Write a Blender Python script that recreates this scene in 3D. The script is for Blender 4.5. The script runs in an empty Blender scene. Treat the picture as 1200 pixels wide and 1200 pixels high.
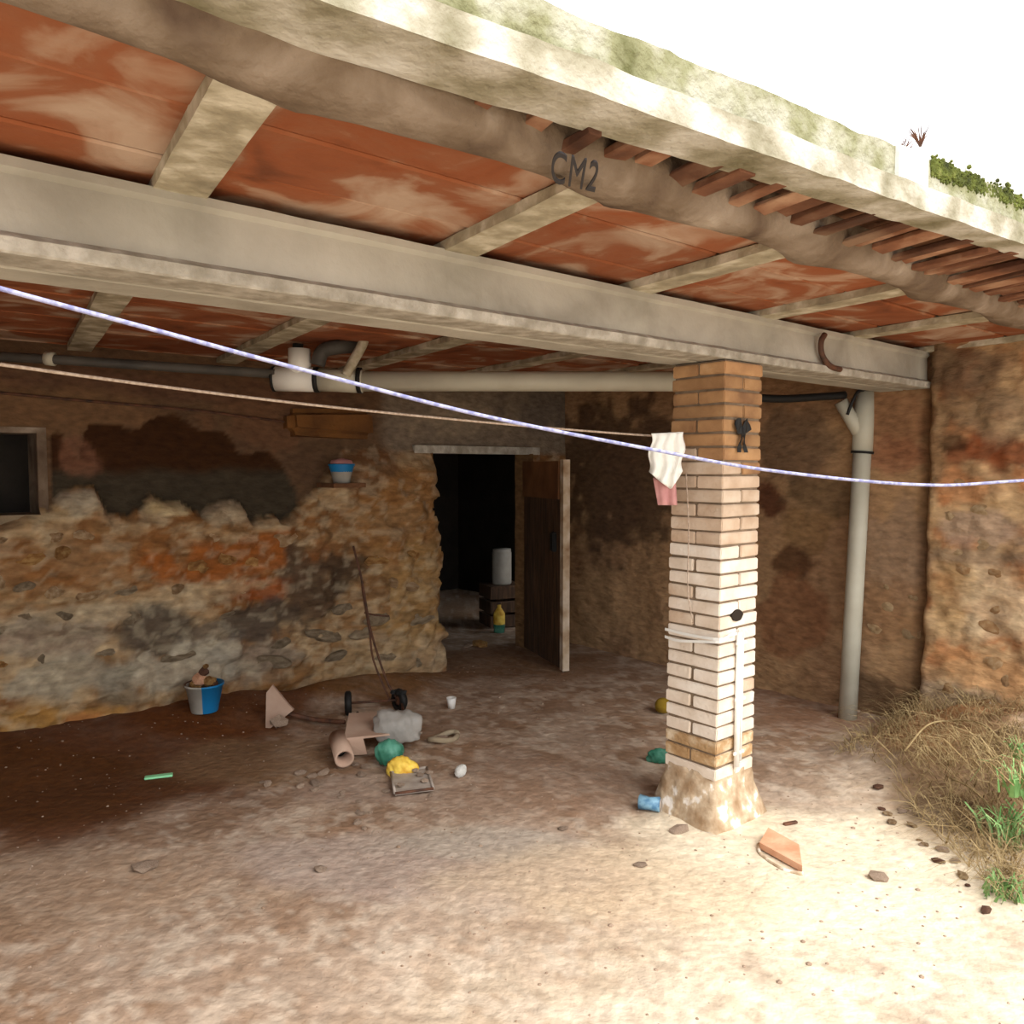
import bpy, bmesh, math, random
import numpy as np
from mathutils import Vector, Matrix, Euler
random.seed(7); np.random.seed(7)
S = bpy.context.scene
C = S.collection

# ---------------------------------------------------------------- camera, sky, exposure
EYE = 1.55; F = 933.0; PITCH = math.atan(52/933)
cam = bpy.data.objects.new('camera', bpy.data.cameras.new('camera')); C.objects.link(cam)
cam.data.sensor_width = 36; cam.data.lens = F/1200*36; cam.data.clip_start = .02
cam.location = (0, 0, EYE); cam.rotation_euler = (math.pi/2-PITCH, 0, 0)
S.camera = cam
S.view_settings.view_transform = 'Standard'; S.view_settings.look = 'None'
S.view_settings.gamma = 1; S.view_settings.use_curve_mapping = False
S.view_settings.exposure = 0.0
W = bpy.data.worlds.new('overcast_sky'); S.world = W; W.use_nodes = True
bg = W.node_tree.nodes['Background']; bg.inputs[0].default_value = (.94, .97, 1, 1); bg.inputs[1].default_value = 2.7
sun = bpy.data.objects.new('veiled_sun', bpy.data.lights.new('veiled_sun', 'SUN')); C.objects.link(sun)
sun.data.energy = 4.0; sun.data.angle = math.radians(50); sun.data.color = (1, .96, .9)
sun.rotation_euler = Vector((-.50, .62, -.95)).to_track_quat('-Z', 'Y').to_euler()
S.cycles.diffuse_bounces = 6; S.cycles.max_bounces = 10

# ---------------------------------------------------------------- frames of reference
P0 = np.array([.902, 3.39]); ang = math.radians(50.2)
u = np.array([math.sin(ang), math.cos(ang)]); v = np.array([-math.cos(ang), math.sin(ang)])
def B(k, w, z=0.): p = P0+k*u+w*v; return Vector((p[0], p[1], z))
def KW(p): d = np.array([p[0], p[1]])-P0; return float(d@u), float(d@v)
cp, sp = math.cos(PITCH), math.sin(PITCH)
def ray(px, py):
    a, b = (px-600)/F, -(py-600)/F
    return Vector((a, cp+b*sp, -sp+b*cp))
def G(px, py, z=0.): r = ray(px, py); t = (z-EYE)/r.z; return Vector((r.x*t, r.y*t, z))
def D(px, py, d): r = ray(px, py); t = d/r.y; return Vector((r.x*t, d, EYE+r.z*t))
def onback(px, py, w=3.1):      # (k, z) on a plane parallel to the beam
    r = ray(px, py); t = (w+P0@v)/(r.x*v[0]+r.y*v[1]); k, _ = KW((r.x*t, r.y*t)); return k, EYE+r.z*t
KR = 2.02
def onright(px, py, k=KR):      # (w, z) on the end wall
    r = ray(px, py); t = (k+P0@u)/(r.x*u[0]+r.y*u[1]); _, w = KW((r.x*t, r.y*t)); return w, EYE+r.z*t
RB = math.atan2(u[1], u[0])     # rotation about z that turns local x onto the beam direction

# ---------------------------------------------------------------- noise
def _h(ix, iy, iz):
    n = (ix*374761393+iy*668265263+iz*2147483647+974634777) & 0xffffffff
    n = ((n ^ (n >> 13))*1274126177) & 0xffffffff
    return ((n ^ (n >> 16)) & 0xffff)/65535.
def vn(x, y, z=0.):
    x, y, z = np.broadcast_arrays(np.asarray(x, float), np.asarray(y, float), np.asarray(z, float))
    ix, iy, iz = (np.floor(a).astype(np.int64) for a in (x, y, z)); fx, fy, fz = x-ix, y-iy, z-iz
    fx, fy, fz = (f*f*(3-2*f) for f in (fx, fy, fz)); r = 0
    for a in (0, 1):
        for b in (0, 1):
            for c in (0, 1):
                r = r+_h(ix+a, iy+b, iz+c)*(fx if a else 1-fx)*(fy if b else 1-fy)*(fz if c else 1-fz)
    return r
def fbm(x, y, z=0., o=4, g=.5):
    s = 0; a = 1; t = 0
    for i in range(o):
        s = s+a*vn(np.asarray(x)*2**i+i*17.3, np.asarray(y)*2**i-i*9.1, np.asarray(z)*2**i); t += a; a *= g
    return s/t
def ss(a, b, x): t = np.clip((x-a)/(b-a), 0, 1); return t*t*(3-2*t)
def lin(h):
    if isinstance(h, str): h = [int(h[i:i+2], 16)/255 for i in (0, 2, 4)]
    return tuple(c/12.92 if c <= .04045 else ((c+.055)/1.055)**2.4 for c in h)

# ---------------------------------------------------------------- materials
def newmat(name):
    m = bpy.data.materials.new(name); m.use_nodes = True; nt = m.node_tree
    return m, nt, nt.nodes['Principled BSDF']
def bump(nt, bs, scale, dist, coord=None, detail=6, strength=1.):
    n = nt.nodes.new('ShaderNodeTexNoise'); n.inputs['Scale'].default_value = scale; n.inputs['Detail'].default_value = detail
    b = nt.nodes.new('ShaderNodeBump'); b.inputs['Distance'].default_value = dist; b.inputs['Strength'].default_value = strength
    if coord: nt.links.new(coord, n.inputs['Vector'])
    nt.links.new(n.outputs['Fac'], b.inputs['Height']); nt.links.new(b.outputs[0], bs.inputs['Normal'])
def pm(name, cols, scale=6., rough=.85, bd=.004, bs_=30., metal=0., world=False, detail=5, dist=0., vary=0., stretch=None, spec=.3):
    """noise-ramp material; cols = [(pos, hex)...] or one hex"""
    m, nt, bs = newmat(name); L = nt.links
    bs.inputs['Roughness'].default_value = rough; bs.inputs['Metallic'].default_value = metal
    bs.inputs['Specular IOR Level'].default_value = spec
    if isinstance(cols, str): cols = [(.3, cols), (.7, cols)]
    if world: co = nt.nodes.new('ShaderNodeNewGeometry').outputs['Position']
    else: co = nt.nodes.new('ShaderNodeTexCoord').outputs['Object']
    oi = nt.nodes.new('ShaderNodeObjectInfo')
    if not world:
        ad = nt.nodes.new('ShaderNodeVectorMath'); ad.operation = 'MULTIPLY_ADD'
        L.new(oi.outputs['Random'], ad.inputs[0]); ad.inputs[1].default_value = (17, 31, 23); L.new(co, ad.inputs[2]); co = ad.outputs[0]
    if stretch:
        mp = nt.nodes.new('ShaderNodeMapping'); mp.inputs['Scale'].default_value = stretch[:3]
        if len(stretch) > 3: mp.inputs['Rotation'].default_value = (0, 0, stretch[3])
        L.new(co, mp.inputs[0]); co = mp.outputs[0]
    n = nt.nodes.new('ShaderNodeTexNoise'); n.inputs['Scale'].default_value = scale; n.inputs['Detail'].default_value = detail
    n.inputs['Distortion'].default_value = dist; L.new(co, n.inputs['Vector'])
    r = nt.nodes.new('ShaderNodeValToRGB'); L.new(n.outputs['Fac'], r.inputs[0])
    el = r.color_ramp.elements
    while len(el) < len(cols): el.new(.5)
    for e, (p, c) in zip(el, cols): e.position = p; e.color = (*lin(c), 1)
    out = r.outputs[0]
    if vary:
        hs = nt.nodes.new('ShaderNodeHueSaturation'); mr = nt.nodes.new('ShaderNodeMapRange')
        mr.inputs['To Min'].default_value = 1-vary; mr.inputs['To Max'].default_value = 1+vary
        L.new(oi.outputs['Random'], mr.inputs['Value']); L.new(mr.outputs[0], hs.inputs['Value']); L.new(out, hs.inputs['Color']); out = hs.outputs[0]
    L.new(out, bs.inputs['Base Color'])
    if bd: bump(nt, bs, bs_, bd, co)
    return m
def vcmat(name, bd=.012, scale=22., rough=.95, amt=.35, fs=55., st=None):
    m, nt, bs = newmat(name); L = nt.links; bs.inputs['Roughness'].default_value = rough; bs.inputs['Specular IOR Level'].default_value = .2
    at = nt.nodes.new('ShaderNodeAttribute'); at.attribute_name = 'Col'
    pos = nt.nodes.new('ShaderNodeNewGeometry').outputs['Position']
    if st:
        mp = nt.nodes.new('ShaderNodeMapping'); mp.inputs['Scale'].default_value = st; L.new(pos, mp.inputs[0]); pos = mp.outputs[0]
    n = nt.nodes.new('ShaderNodeTexNoise'); n.inputs['Scale'].default_value = fs; n.inputs['Detail'].default_value = 4; L.new(pos, n.inputs['Vector'])
    mr = nt.nodes.new('ShaderNodeMapRange'); mr.inputs['From Min'].default_value = .25; mr.inputs['From Max'].default_value = .75
    mr.inputs['To Min'].default_value = 1-amt; mr.inputs['To Max'].default_value = 1+amt; L.new(n.outputs['Fac'], mr.inputs['Value'])
    mx = nt.nodes.new('ShaderNodeVectorMath'); mx.operation = 'SCALE'; L.new(at.outputs['Color'], mx.inputs[0]); L.new(mr.outputs[0], mx.inputs['Scale'])
    L.new(mx.outputs[0], bs.inputs['Base Color']); bump(nt, bs, scale, bd, pos, 5)
    return m
M = {}
M['wall'] = vcmat('weathered_wall', .018, 12., amt=.32, fs=15., st=(1, 1, 2.1))
M['soil'] = vcmat('dirt', .010, 26., amt=.22, fs=22.)
M['concrete'] = pm('aged_concrete', [(.3, '918b7e'), (.5, 'a7a194'), (.72, 'b6b0a3')], 3.5, .9, .003, 40, world=True, dist=.4)
M['concrete_lip'] = pm('crumbled_concrete', [(.32, '8e8779'), (.5, 'a29b8e'), (.68, 'bbb4a8')], 16, .95, .006, 60, world=True)
M['joist'] = pm('limewashed_concrete', [(.3, '857c68'), (.5, 'a59b84'), (.66, 'cdc5b2')], 9, .9, .008, 35, world=True)
M['clay'] = pm('fired_clay', [(.30, '6c3b22'), (.44, '8d4f2f'), (.52, '8e573a'), (.58, 'a07a62'), (.70, 'b49a86')], 3.4, .85, .004, 26, world=True, dist=.8, vary=.12, stretch=(1, 1, 1), detail=6)
M['band'] = pm('smeared_mortar', [(.28, '4f3d30'), (.45, '6f5e4d'), (.6, '877767'), (.75, 'a49585')], 5, .95, .012, 28, world=True, dist=.5)
M['slat'] = pm('old_tile_strip', [(.3, '45291c'), (.5, '6e4833'), (.7, '9a7a62')], 6, .9, .006, 30, vary=.45)
M['roofslab'] = pm('roof_fill', [(.3, '4b2c1c'), (.7, '6f4a30')], 5, .95, .01, 20)
M['curb'] = pm('weathered_curb', [(.3, '6f684f'), (.45, '938c78'), (.58, 'b3ada0'), (.72, 'c9c6be')], 7, .9, .01, 40, world=True)
M['lichen'] = pm('lichen_parapet', [(.3, '54532f'), (.45, '7e7c5c'), (.56, '97947f'), (.7, 'a9a698')], 9, .95, .015, 40, world=True)
M['moss'] = pm('dark_moss', [(.35, '2e3312'), (.6, '5d6428'), (.75, '8a8a50')], 20, 1, .02, 60)
M['white'] = pm('limewash', [(.3, 'cfccc4'), (.7, 'dedbd4')], 8, .85, .004, 30)
M['brick'] = pm('pale_brick', [(.3, 'b89c82'), (.5, 'ccb49c'), (.7, 'd9c7b2')], 7, .9, .003, 60, vary=.07)
M['brick_w'] = pm('lit_or_limed_brick', [(.3, 'd2c0ac'), (.5, 'e0d1c0'), (.7, 'ebe1d4')], 7, .9, .003, 60, vary=.05)
M['brick_t'] = pm('shaded_tan_brick', [(.25, '7e5c42'), (.45, 'a17a55'), (.62, 'b48c62'), (.75, 'c4a07a')], 6, .9, .003, 60, vary=.16)
M['brick_y'] = pm('ochre_brick', [(.3, '98744c'), (.5, 'b5946c'), (.66, 'd9c5a8')], 12, .95, .006, 60, vary=.1)
M['mortar'] = pm('brick_mortar', [(.3, '6f5d4a'), (.7, '8a7763')], 20, .95, .004, 50)
M['render'] = pm('crumbling_render', [(.3, '94785a'), (.46, 'ae967a'), (.56, 'c2ad92'), (.62, 'e8e0d6')], 13, .95, .010, 24)
M['pvc'] = pm('dusty_pvc', [(.3, 'aea896'), (.7, 'c3bfae')], 4, .5, .0005, 30, spec=.4)
M['pvc_w'] = pm('white_plastic', 'e6e4de', 4, .45, 0)
M['darkpipe'] = pm('dark_grey_pipe', [(.3, '3c3936'), (.7, '57524c')], 6, .6, .001, 30)
M['darkhole'] = pm('hole_shade', '2c231c', 4, .9, 0)  # flat dark brown that stands for the shade inside a hole
M['black'] = pm('black_rubber', '1c1b1a', 4, .6, 0)
M['iron'] = pm('rusty_iron', [(.3, '3a2a22'), (.7, '6a4430')], 20, .7, .002, 60)
M['rope'] = pm('pale_blue_rope', [(.4, '74749a'), (.6, '9c9cb8')], 90, .7, .001, 200)
M['cord'] = pm('beige_cord', [(.4, '9f8a78'), (.6, 'b8a594')], 90, .8, .001, 200)
M['wood'] = pm('old_door_wood', [(.3, '35261a'), (.55, '4f3928'), (.75, '6a4d34')], 5, .8, .004, 30, stretch=(8, 8, .7))
M['wood_o'] = pm('orange_wood', [(.3, '5a3820'), (.7, '7d5432')], 5, .8, .004, 30)
M['wood_p'] = pm('pale_worn_wood', [(.35, '8a6b4c'), (.5, 'b59f84'), (.7, 'd6c9b6')], 6, .85, .004, 30)
M['dark'] = pm('unlit_void_shade', [(.3, '1d1915'), (.7, '2c2721')], 4, 1, .01, 20)  # near-black colour carries the darkness of the unlit room and window
M['stone'] = pm('field_stone', [(.3, '8d6c49'), (.5, 'a98a66'), (.7, 'c4ab8a')], 2.2, .95, .01, 30, vary=.2)
M['stone_g'] = pm('grey_stone', [(.3, '74644e'), (.5, '8f7d64'), (.7, 'a8987e')], 2.2, .95, .01, 30, vary=.25)
M['stone_o'] = pm('ochre_stone', [(.3, '7f542c'), (.5, 'a07543'), (.7, 'bb965e')], 2.2, .95, .01, 30, vary=.2)
M['grit'] = pm('grit', [(.3, '7f6854'), (.7, 'a58f7c')], 9, .95, 0)
M['corbel'] = pm('dark_ochre_plaster', [(.3, '54361c'), (.7, '7c5228')], 4, .95, .02, 14)
M['stone_r'] = pm('tan_stone', [(.3, 'a3845f'), (.5, 'b59770'), (.7, 'c4aa86')], 2.5, .95, .01, 30, vary=.12)
M['stone_s'] = pm('rust_stone', [(.3, '97704a'), (.5, 'ab855c'), (.7, 'b89a74')], 2.5, .95, .01, 30, vary=.12)
M['dusty_w'] = pm('dusty_white_plastic', [(.3, '8d877c'), (.7, 'b0aba0')], 6, .6, 0)
M['rubble'] = pm('pale_rubble', [(.3, '9a806a'), (.7, 'bfa894')], 14, .95, .006, 50, vary=.2)
M['rag_w'] = pm('white_cotton', [(.3, 'e4e2da'), (.7, 'f2f0ea')], 20, .9, .001, 200)
M['rag_p'] = pm('pink_cotton', [(.3, 'b07a78'), (.7, 'c48f8a')], 20, .9, .001, 200)
M['blue'] = pm('blue_plastic', '1b74ab', 4, .4, 0)
M['blue_d'] = pm('dull_blue_plastic', [(.4, '4a7392'), (.6, '7ba2b8')], 30, .45, 0)
M['green'] = pm('green_plastic', [(.4, '2f6b55'), (.6, '53907a')], 14, .5, .002, 40)
M['mint'] = pm('mint_plastic', '8fd6a0', 4, .5, 0)
M['yellow'] = pm('yellow_plastic', [(.35, 'c7902a'), (.6, 'f0d05a')], 16, .55, .003, 50)
M['greybag'] = pm('grey_plastic_sack', [(.35, '86817a'), (.6, 'aba69f')], 5, .5, .012, 7)
M['cardboard'] = pm('dusty_board', [(.3, 'a98a76'), (.7, 'bb9f8b')], 6, .9, .001, 40)
M['ball'] = pm('dirty_ochre_ball', [(.3, '7d6212'), (.6, 'a98a26')], 14, .7, .004, 50)
M['terracotta'] = pm('terracotta_slab', [(.3, 'c58a66'), (.7, 'e0b090')], 9, .9, .003, 50)
M['dry'] = pm('dry_grass', [(.3, '7d6440'), (.7, 'b8a276')], 8, .9, 0, vary=.2)
M['leaf'] = pm('green_leaf', [(.3, '5c8a45'), (.7, '9cc07c')], 8, .7, 0, vary=.2)
M['ink'] = pm('black_ink', '3d3a3c', 4, .9, 0)
M['zinc'] = pm('dull_metal_plate', [(.3, '8d8076'), (.7, 'b4a89c')], 14, .6, .001, 40)

# ---------------------------------------------------------------- object helpers
def tag(o, label=None, cat=None, group=None, kind=None):
    if label: o['label'] = label
    if cat: o['category'] = cat
    if group: o['group'] = group
    if kind: o['kind'] = kind
    return o
def mo(name, vs, fs, mat, parent=None, smooth=False, cols=None):
    me = bpy.data.meshes.new(name); me.from_pydata([tuple(p) for p in vs], [], fs); me.update()
    if smooth: me.polygons.foreach_set('use_smooth', [True]*len(me.polygons))
    if cols is not None:
        a = me.color_attributes.new('Col', 'FLOAT_COLOR', 'POINT')
        c = np.ones((len(vs), 4), np.float32); c[:, :3] = cols; a.data.foreach_set('color', c.ravel())
    me.materials.append(mat)
    return link(name, me, parent)
def link(name, me, parent=None):
    o = bpy.data.objects.new(name, me); C.objects.link(o)
    if parent: o.parent = parent; o.matrix_parent_inverse = pmat(parent).inverted()
    return o
def pmat(o):
    m = Matrix.LocRotScale(o.location, o.rotation_euler, o.scale)
    return pmat(o.parent) @ o.matrix_parent_inverse @ m if o.parent else m
def thing(name, loc, label, cat, group=None, rz=0):
    o = bpy.data.objects.new(name, None); C.objects.link(o); o.location = loc; o.rotation_euler = (0, 0, rz)
    o.empty_display_size = .1
    return tag(o, label, cat, group)
def grid(n, m): return [(i*m+j, i*m+j+1, (i+1)*m+j+1, (i+1)*m+j) for i in range(n-1) for j in range(m-1)]
def boxv(c):   # 8 corners: bottom 4 then top 4
    return c, [(3, 2, 1, 0), (4, 5, 6, 7), (0, 1, 5, 4), (1, 2, 6, 5), (2, 3, 7, 6), (3, 0, 4, 7)]
def kbox(k0, k1, w0, w1, z0, z1):
    return boxv([B(k, w, z) for z in (z0, z1) for k, w in ((k0, w0), (k1, w0), (k1, w1), (k0, w1))])
def bbox(sx, sy, sz, b=.004, seg=1, jit=0):
    bm = bmesh.new(); bmesh.ops.create_cube(bm, size=1); bmesh.ops.scale(bm, vec=(sx, sy, sz), verts=bm.verts)
    for q in bm.verts: q.co += Vector((random.uniform(-jit, jit) for _ in range(3)))
    if b: bmesh.ops.bevel(bm, geom=bm.edges[:], offset=b, segments=seg, affect='EDGES')
    return bm
def bmo(name, bm, mat, parent=None, smooth=False):
    me = bpy.data.meshes.new(name); bm.to_mesh(me); bm.free()
    if smooth: me.polygons.foreach_set('use_smooth', [True]*len(me.polygons))
    me.materials.append(mat); return link(name, me, parent)
def bmmesh(name, bm, mat, smooth=False):
    me = bpy.data.meshes.new(name); bm.to_mesh(me); bm.free()
    if smooth: me.polygons.foreach_set('use_smooth', [True]*len(me.polygons))
    me.materials.append(mat); return me
def catmull(P, n=8):
    P = [Vector(p) for p in P]; Q = [P[0]*2-P[1]]+P+[P[-1]*2-P[-2]]; out = []
    for i in range(1, len(Q)-2):
        a, b, c, d = Q[i-1:i+3]
        for j in range(n):
            t = j/n; out.append(.5*((2*b)+(c-a)*t+(2*a-5*b+4*c-d)*t*t+(3*b-a-3*c+d)*t**3))
    return out+[P[-1]]
def tubev(P, r, n=10, cap=True, hollow=False):
    P = [Vector(p) for p in P]; R = r if isinstance(r, (list, tuple)) else [r]*len(P); vs = []; fs = []
    T = (P[1]-P[0]).normalized(); nrm = T.orthogonal().normalized()
    for i, p in enumerate(P):
        t = (P[min(i+1, len(P)-1)]-P[max(i-1, 0)]).normalized()
        nrm = (nrm-t*nrm.dot(t)).normalized(); b = t.cross(nrm)
        for j in range(n):
            a = 2*math.pi*j/n; vs.append(p+(nrm*math.cos(a)+b*math.sin(a))*R[i])
    for i in range(len(P)-1):
        for j in range(n): fs.append((i*n+j, i*n+(j+1) % n, (i+1)*n+(j+1) % n, (i+1)*n+j))
    if cap: fs += [tuple(range(n))[::-1], tuple(range((len(P)-1)*n, len(P)*n))]
    return vs, fs
def tube(name, P, r, mat, parent=None, n=10, cap=True):
    vs, fs = tubev(P, r, n, cap); return mo(name, vs, fs, mat, parent, True)
def lathe(prof, n=20, loc=Vector((0, 0, 0)), wob=0):
    vs = []; fs = []
    for i, (r, z) in enumerate(prof):
        for j in range(n):
            a = 2*math.pi*j/n; rr = r*(1+wob*math.sin(3*a+i)); vs.append(loc+Vector((rr*math.cos(a), rr*math.sin(a), z)))
    for i in range(len(prof)-1):
        for j in range(n): fs.append((i*n+j, i*n+(j+1) % n, (i+1)*n+(j+1) % n, (i+1)*n+j))
    return vs, fs
def stone_mesh(name, mat, seed, flat=.6, sub=2, am=.35):
    bm = bmesh.new(); bmesh.ops.create_icosphere(bm, subdivisions=sub, radius=1)
    for q in bm.verts:
        c = q.co; d = 1+am*(float(fbm(c.x*1.3+seed*7, c.y*1.3, c.z*1.3, 3))-.5)*2
        q.co = Vector((c.x*d, c.y*d*.8, c.z*d*flat))
    return bmmesh(name, bm, mat)

# ---------------------------------------------------------------- ground
def gheight(X, Y):
    d = np.stack([X-P0[0], Y-P0[1]], -1); k = d@u; w = d@v
    h = .030*(fbm(X*1.1, Y*1.1, 1., 3)-.5)+.012*(fbm(X*5, Y*5, 3., 3)-.5)+.004*(fbm(X*22, Y*22, 5., 2)-.5)
    out = ss(-.5, -1.6, w)
    # soil banked against the left part of the back wall
    h = h+.13*ss(2.2, 3.05, w)*ss(.6, -.1, k)*ss(.25, .55, fbm(k*1.6, w*1.6, 9., 2)+.12)
    # mound with grass at the foot of the end wall
    m = ss(.95, 1.75, k+.18*(fbm(X*2.4, Y*2.4, 8., 3)-.5)*2)*ss(.25, -.35, w)
    h = h+.26*m*(.75+.5*fbm(X*3, Y*3, 2., 3))+.12*m*(fbm(X*8, Y*8, 6., 3)-.5)
    # footing of the pillar
    h = h+.035*ss(.55, 1.1, k)*ss(.35, -.5, w)
    h = h-.022*ss(1.2, .3, np.sqrt((k-.14)**2+(w-.0)**2))
    return h, k, w
def gz(p):
    h, _, _ = gheight(np.array([p[0]]), np.array([p[1]])); return float(h[0])
def GZ(px, py, up=0.):
    p = G(px, py); 
    for _ in range(3): p = G(px, py, gz(p))
    p.z += up; return p
def axis(a, b, c, d, step, far):   # dense between b and c
    return np.concatenate([np.linspace(a, b, far, endpoint=False), np.arange(b, c, step), np.linspace(c, d, far)])
xs = axis(-16, -3.6, 3.4, 16, .024, 26); ys = axis(-12, 1.7, 7.6, 12, .024, 24)
X, Y = np.meshgrid(xs, ys, indexing='ij'); X = X.ravel(); Y = Y.ravel()
H, Kk, Ww = gheight(X, Y)
def mixc(c, m, col): m = m[:, None]; return c*(1-m)+np.array(lin(col))*m
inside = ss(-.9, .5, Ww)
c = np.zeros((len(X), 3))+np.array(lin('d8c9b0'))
c = mixc(c, inside, '967b65')  # roof shade and bright daylight also put into dirt colour, inside against outside
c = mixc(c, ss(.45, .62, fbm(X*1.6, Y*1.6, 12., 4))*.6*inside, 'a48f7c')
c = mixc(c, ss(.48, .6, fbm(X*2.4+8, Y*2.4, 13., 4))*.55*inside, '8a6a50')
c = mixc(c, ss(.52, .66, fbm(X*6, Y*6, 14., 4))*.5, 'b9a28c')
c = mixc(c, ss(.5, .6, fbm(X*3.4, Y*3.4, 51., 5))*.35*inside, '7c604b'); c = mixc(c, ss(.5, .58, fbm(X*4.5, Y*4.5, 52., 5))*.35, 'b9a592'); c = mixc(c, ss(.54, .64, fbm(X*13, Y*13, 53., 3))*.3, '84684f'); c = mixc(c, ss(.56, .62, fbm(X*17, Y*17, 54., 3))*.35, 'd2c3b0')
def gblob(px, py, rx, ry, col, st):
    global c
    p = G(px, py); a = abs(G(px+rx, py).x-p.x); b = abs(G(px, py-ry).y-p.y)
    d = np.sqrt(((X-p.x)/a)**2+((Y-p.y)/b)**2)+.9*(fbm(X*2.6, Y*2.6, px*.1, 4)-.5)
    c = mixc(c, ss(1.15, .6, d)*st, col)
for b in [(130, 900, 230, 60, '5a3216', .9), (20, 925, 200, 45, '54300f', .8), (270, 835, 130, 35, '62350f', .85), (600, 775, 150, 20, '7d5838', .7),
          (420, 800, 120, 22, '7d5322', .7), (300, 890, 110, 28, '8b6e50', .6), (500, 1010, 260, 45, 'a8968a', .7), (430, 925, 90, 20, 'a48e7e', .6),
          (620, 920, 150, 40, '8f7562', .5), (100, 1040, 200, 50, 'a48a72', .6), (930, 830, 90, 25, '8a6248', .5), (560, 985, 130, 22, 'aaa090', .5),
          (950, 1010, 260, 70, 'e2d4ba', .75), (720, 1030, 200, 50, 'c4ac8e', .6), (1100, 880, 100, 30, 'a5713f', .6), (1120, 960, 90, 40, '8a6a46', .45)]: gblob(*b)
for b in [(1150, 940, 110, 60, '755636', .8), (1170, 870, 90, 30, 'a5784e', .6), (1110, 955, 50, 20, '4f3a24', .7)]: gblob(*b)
mnd = ss(1.0, 1.8, Kk)*ss(.25, -.3, Ww)
c = mixc(c, mnd*ss(.4, .6, fbm(X*5, Y*5, 21., 3))*.6, '8a5f3a'); c = mixc(c, mnd*ss(.5, .62, fbm(X*9, Y*9, 23., 3))*.6, '4d3a24')
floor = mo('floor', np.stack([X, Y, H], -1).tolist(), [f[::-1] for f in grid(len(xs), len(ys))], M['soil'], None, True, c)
tag(floor, kind='structure')

# ---------------------------------------------------------------- walls
def painted_wall(name, fn, s0, s1, z0, z1, step, disp, colf, holes, flip, back):
    ns, nz = int((s1-s0)/step)+1, int((z1-z0)/step)+1
    ss_ = np.linspace(s0, s1, ns); zz = np.linspace(z0, z1, nz)
    A, Z = np.meshgrid(ss_, zz, indexing='ij'); A = A.ravel(); Z = Z.ravel()
    d = disp(A, Z); col = colf(A, Z)
    vs = [fn(a, z, q) for a, z, q in zip(A, Z, d)]; fs = []
    for i in range(ns-1):
        for j in range(nz-1):
            a = (ss_[i]+ss_[i+1])/2; z = (zz[j]+zz[j+1])/2
            if any(h(a, z) for h in holes): continue
            f = (i*nz+j, i*nz+j+1, (i+1)*nz+j+1, (i+1)*nz+j); fs.append(f if flip else f[::-1])
    return mo(name, vs, fs, M['wall'], None, True, col)
WB = 3.1
DK0, DK1, DZ = .575, 1.56, 1.665
WK1, WZ0, WZ1 = onback(46, 605)[0], onback(30, 603)[1], onback(30, 507)[1]; WK0 = WK1-.75
crest_pts = [onback(*p) for p in [(-400, 640), (0, 615), (55, 600), (68, 574), (105, 572), (120, 592), (150, 606), (175, 584), (208, 584), (232, 598), (246, 586), (280, 588), (292, 612), (335, 604), (352, 590), (380, 560), (400, 530), (520, 520), (800, 520)]]
CK = [p[0] for p in crest_pts]; CZ = [p[1] for p in crest_pts]
def crest(A): return np.interp(A, CK, CZ)+.11*(fbm(A*13, A*0, 4., 4)-.5)
loss_top = [onback(*p) for p in [(60, 508), (70, 504), (92, 540), (100, 506), (104, 495), (137, 495), (152, 503), (163, 502), (170, 493), (192, 484), (209, 484), (222, 496), (236, 504), (264, 506), (276, 520), (280, 531), (316, 528), (332, 545), (347, 575), (350, 620)]]
LK = [p[0] for p in loss_top]; LZ = [p[1] for p in loss_top]
def loss(A, Z):
    t = np.interp(A, LK, LZ)+.02*(fbm(A*22, Z*22, 2., 3)-.5)
    return ss(.0, .012, t-Z)*(A > LK[0])*(A < LK[-1])
def bdisp(A, Z):
    cr = crest(A); low = ss(.03, -.05, Z-cr)
    st = .045+.05*fbm(A*3.2, Z*3.2, 1., 2)+.11*(np.abs(fbm(A*5, Z*7.5, 3., 3)-.5)*2)+.03*(fbm(A*19, Z*19, 7., 2)-.5)
    up = .006*(fbm(A*4, Z*4, 5., 3)-.5)-.025*loss(A, Z)*(1-low)
    # pier beside the doorway
    e = DK0-.02
    pier = ss(onback(382, 700)[0], onback(440, 700)[0]+.05*0, A)*ss(e+.1, e-.1, A)*ss(1.75, 1.5, Z)
    taper = .05*np.clip(1.1-Z, 0, 1)
    return ss(1.62, 1.5, A)*low*(st+taper)*ss(1.75, 1.4, Z*0+np.minimum(Z, 1.7))+up+pier*.09
def blob(col, A, Z, conv, px, py, rx, ry, hexc, st, nz=.8, fr=7.):
    a0, z0 = conv(px, py); ra = abs(conv(px+rx, py)[0]-conv(px-rx, py)[0])/2; rz = abs(conv(px, py+ry)[1]-z0)
    d = np.sqrt(((A-a0)/ra)**2+((Z-z0)/rz)**2)+nz*2*(fbm(A*fr, Z*fr, px*.13, 4)-.5)
    m = (ss(1.15, .75, d)*st)[:, None]; return col*(1-m)+np.array(lin(hexc))*m
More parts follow.
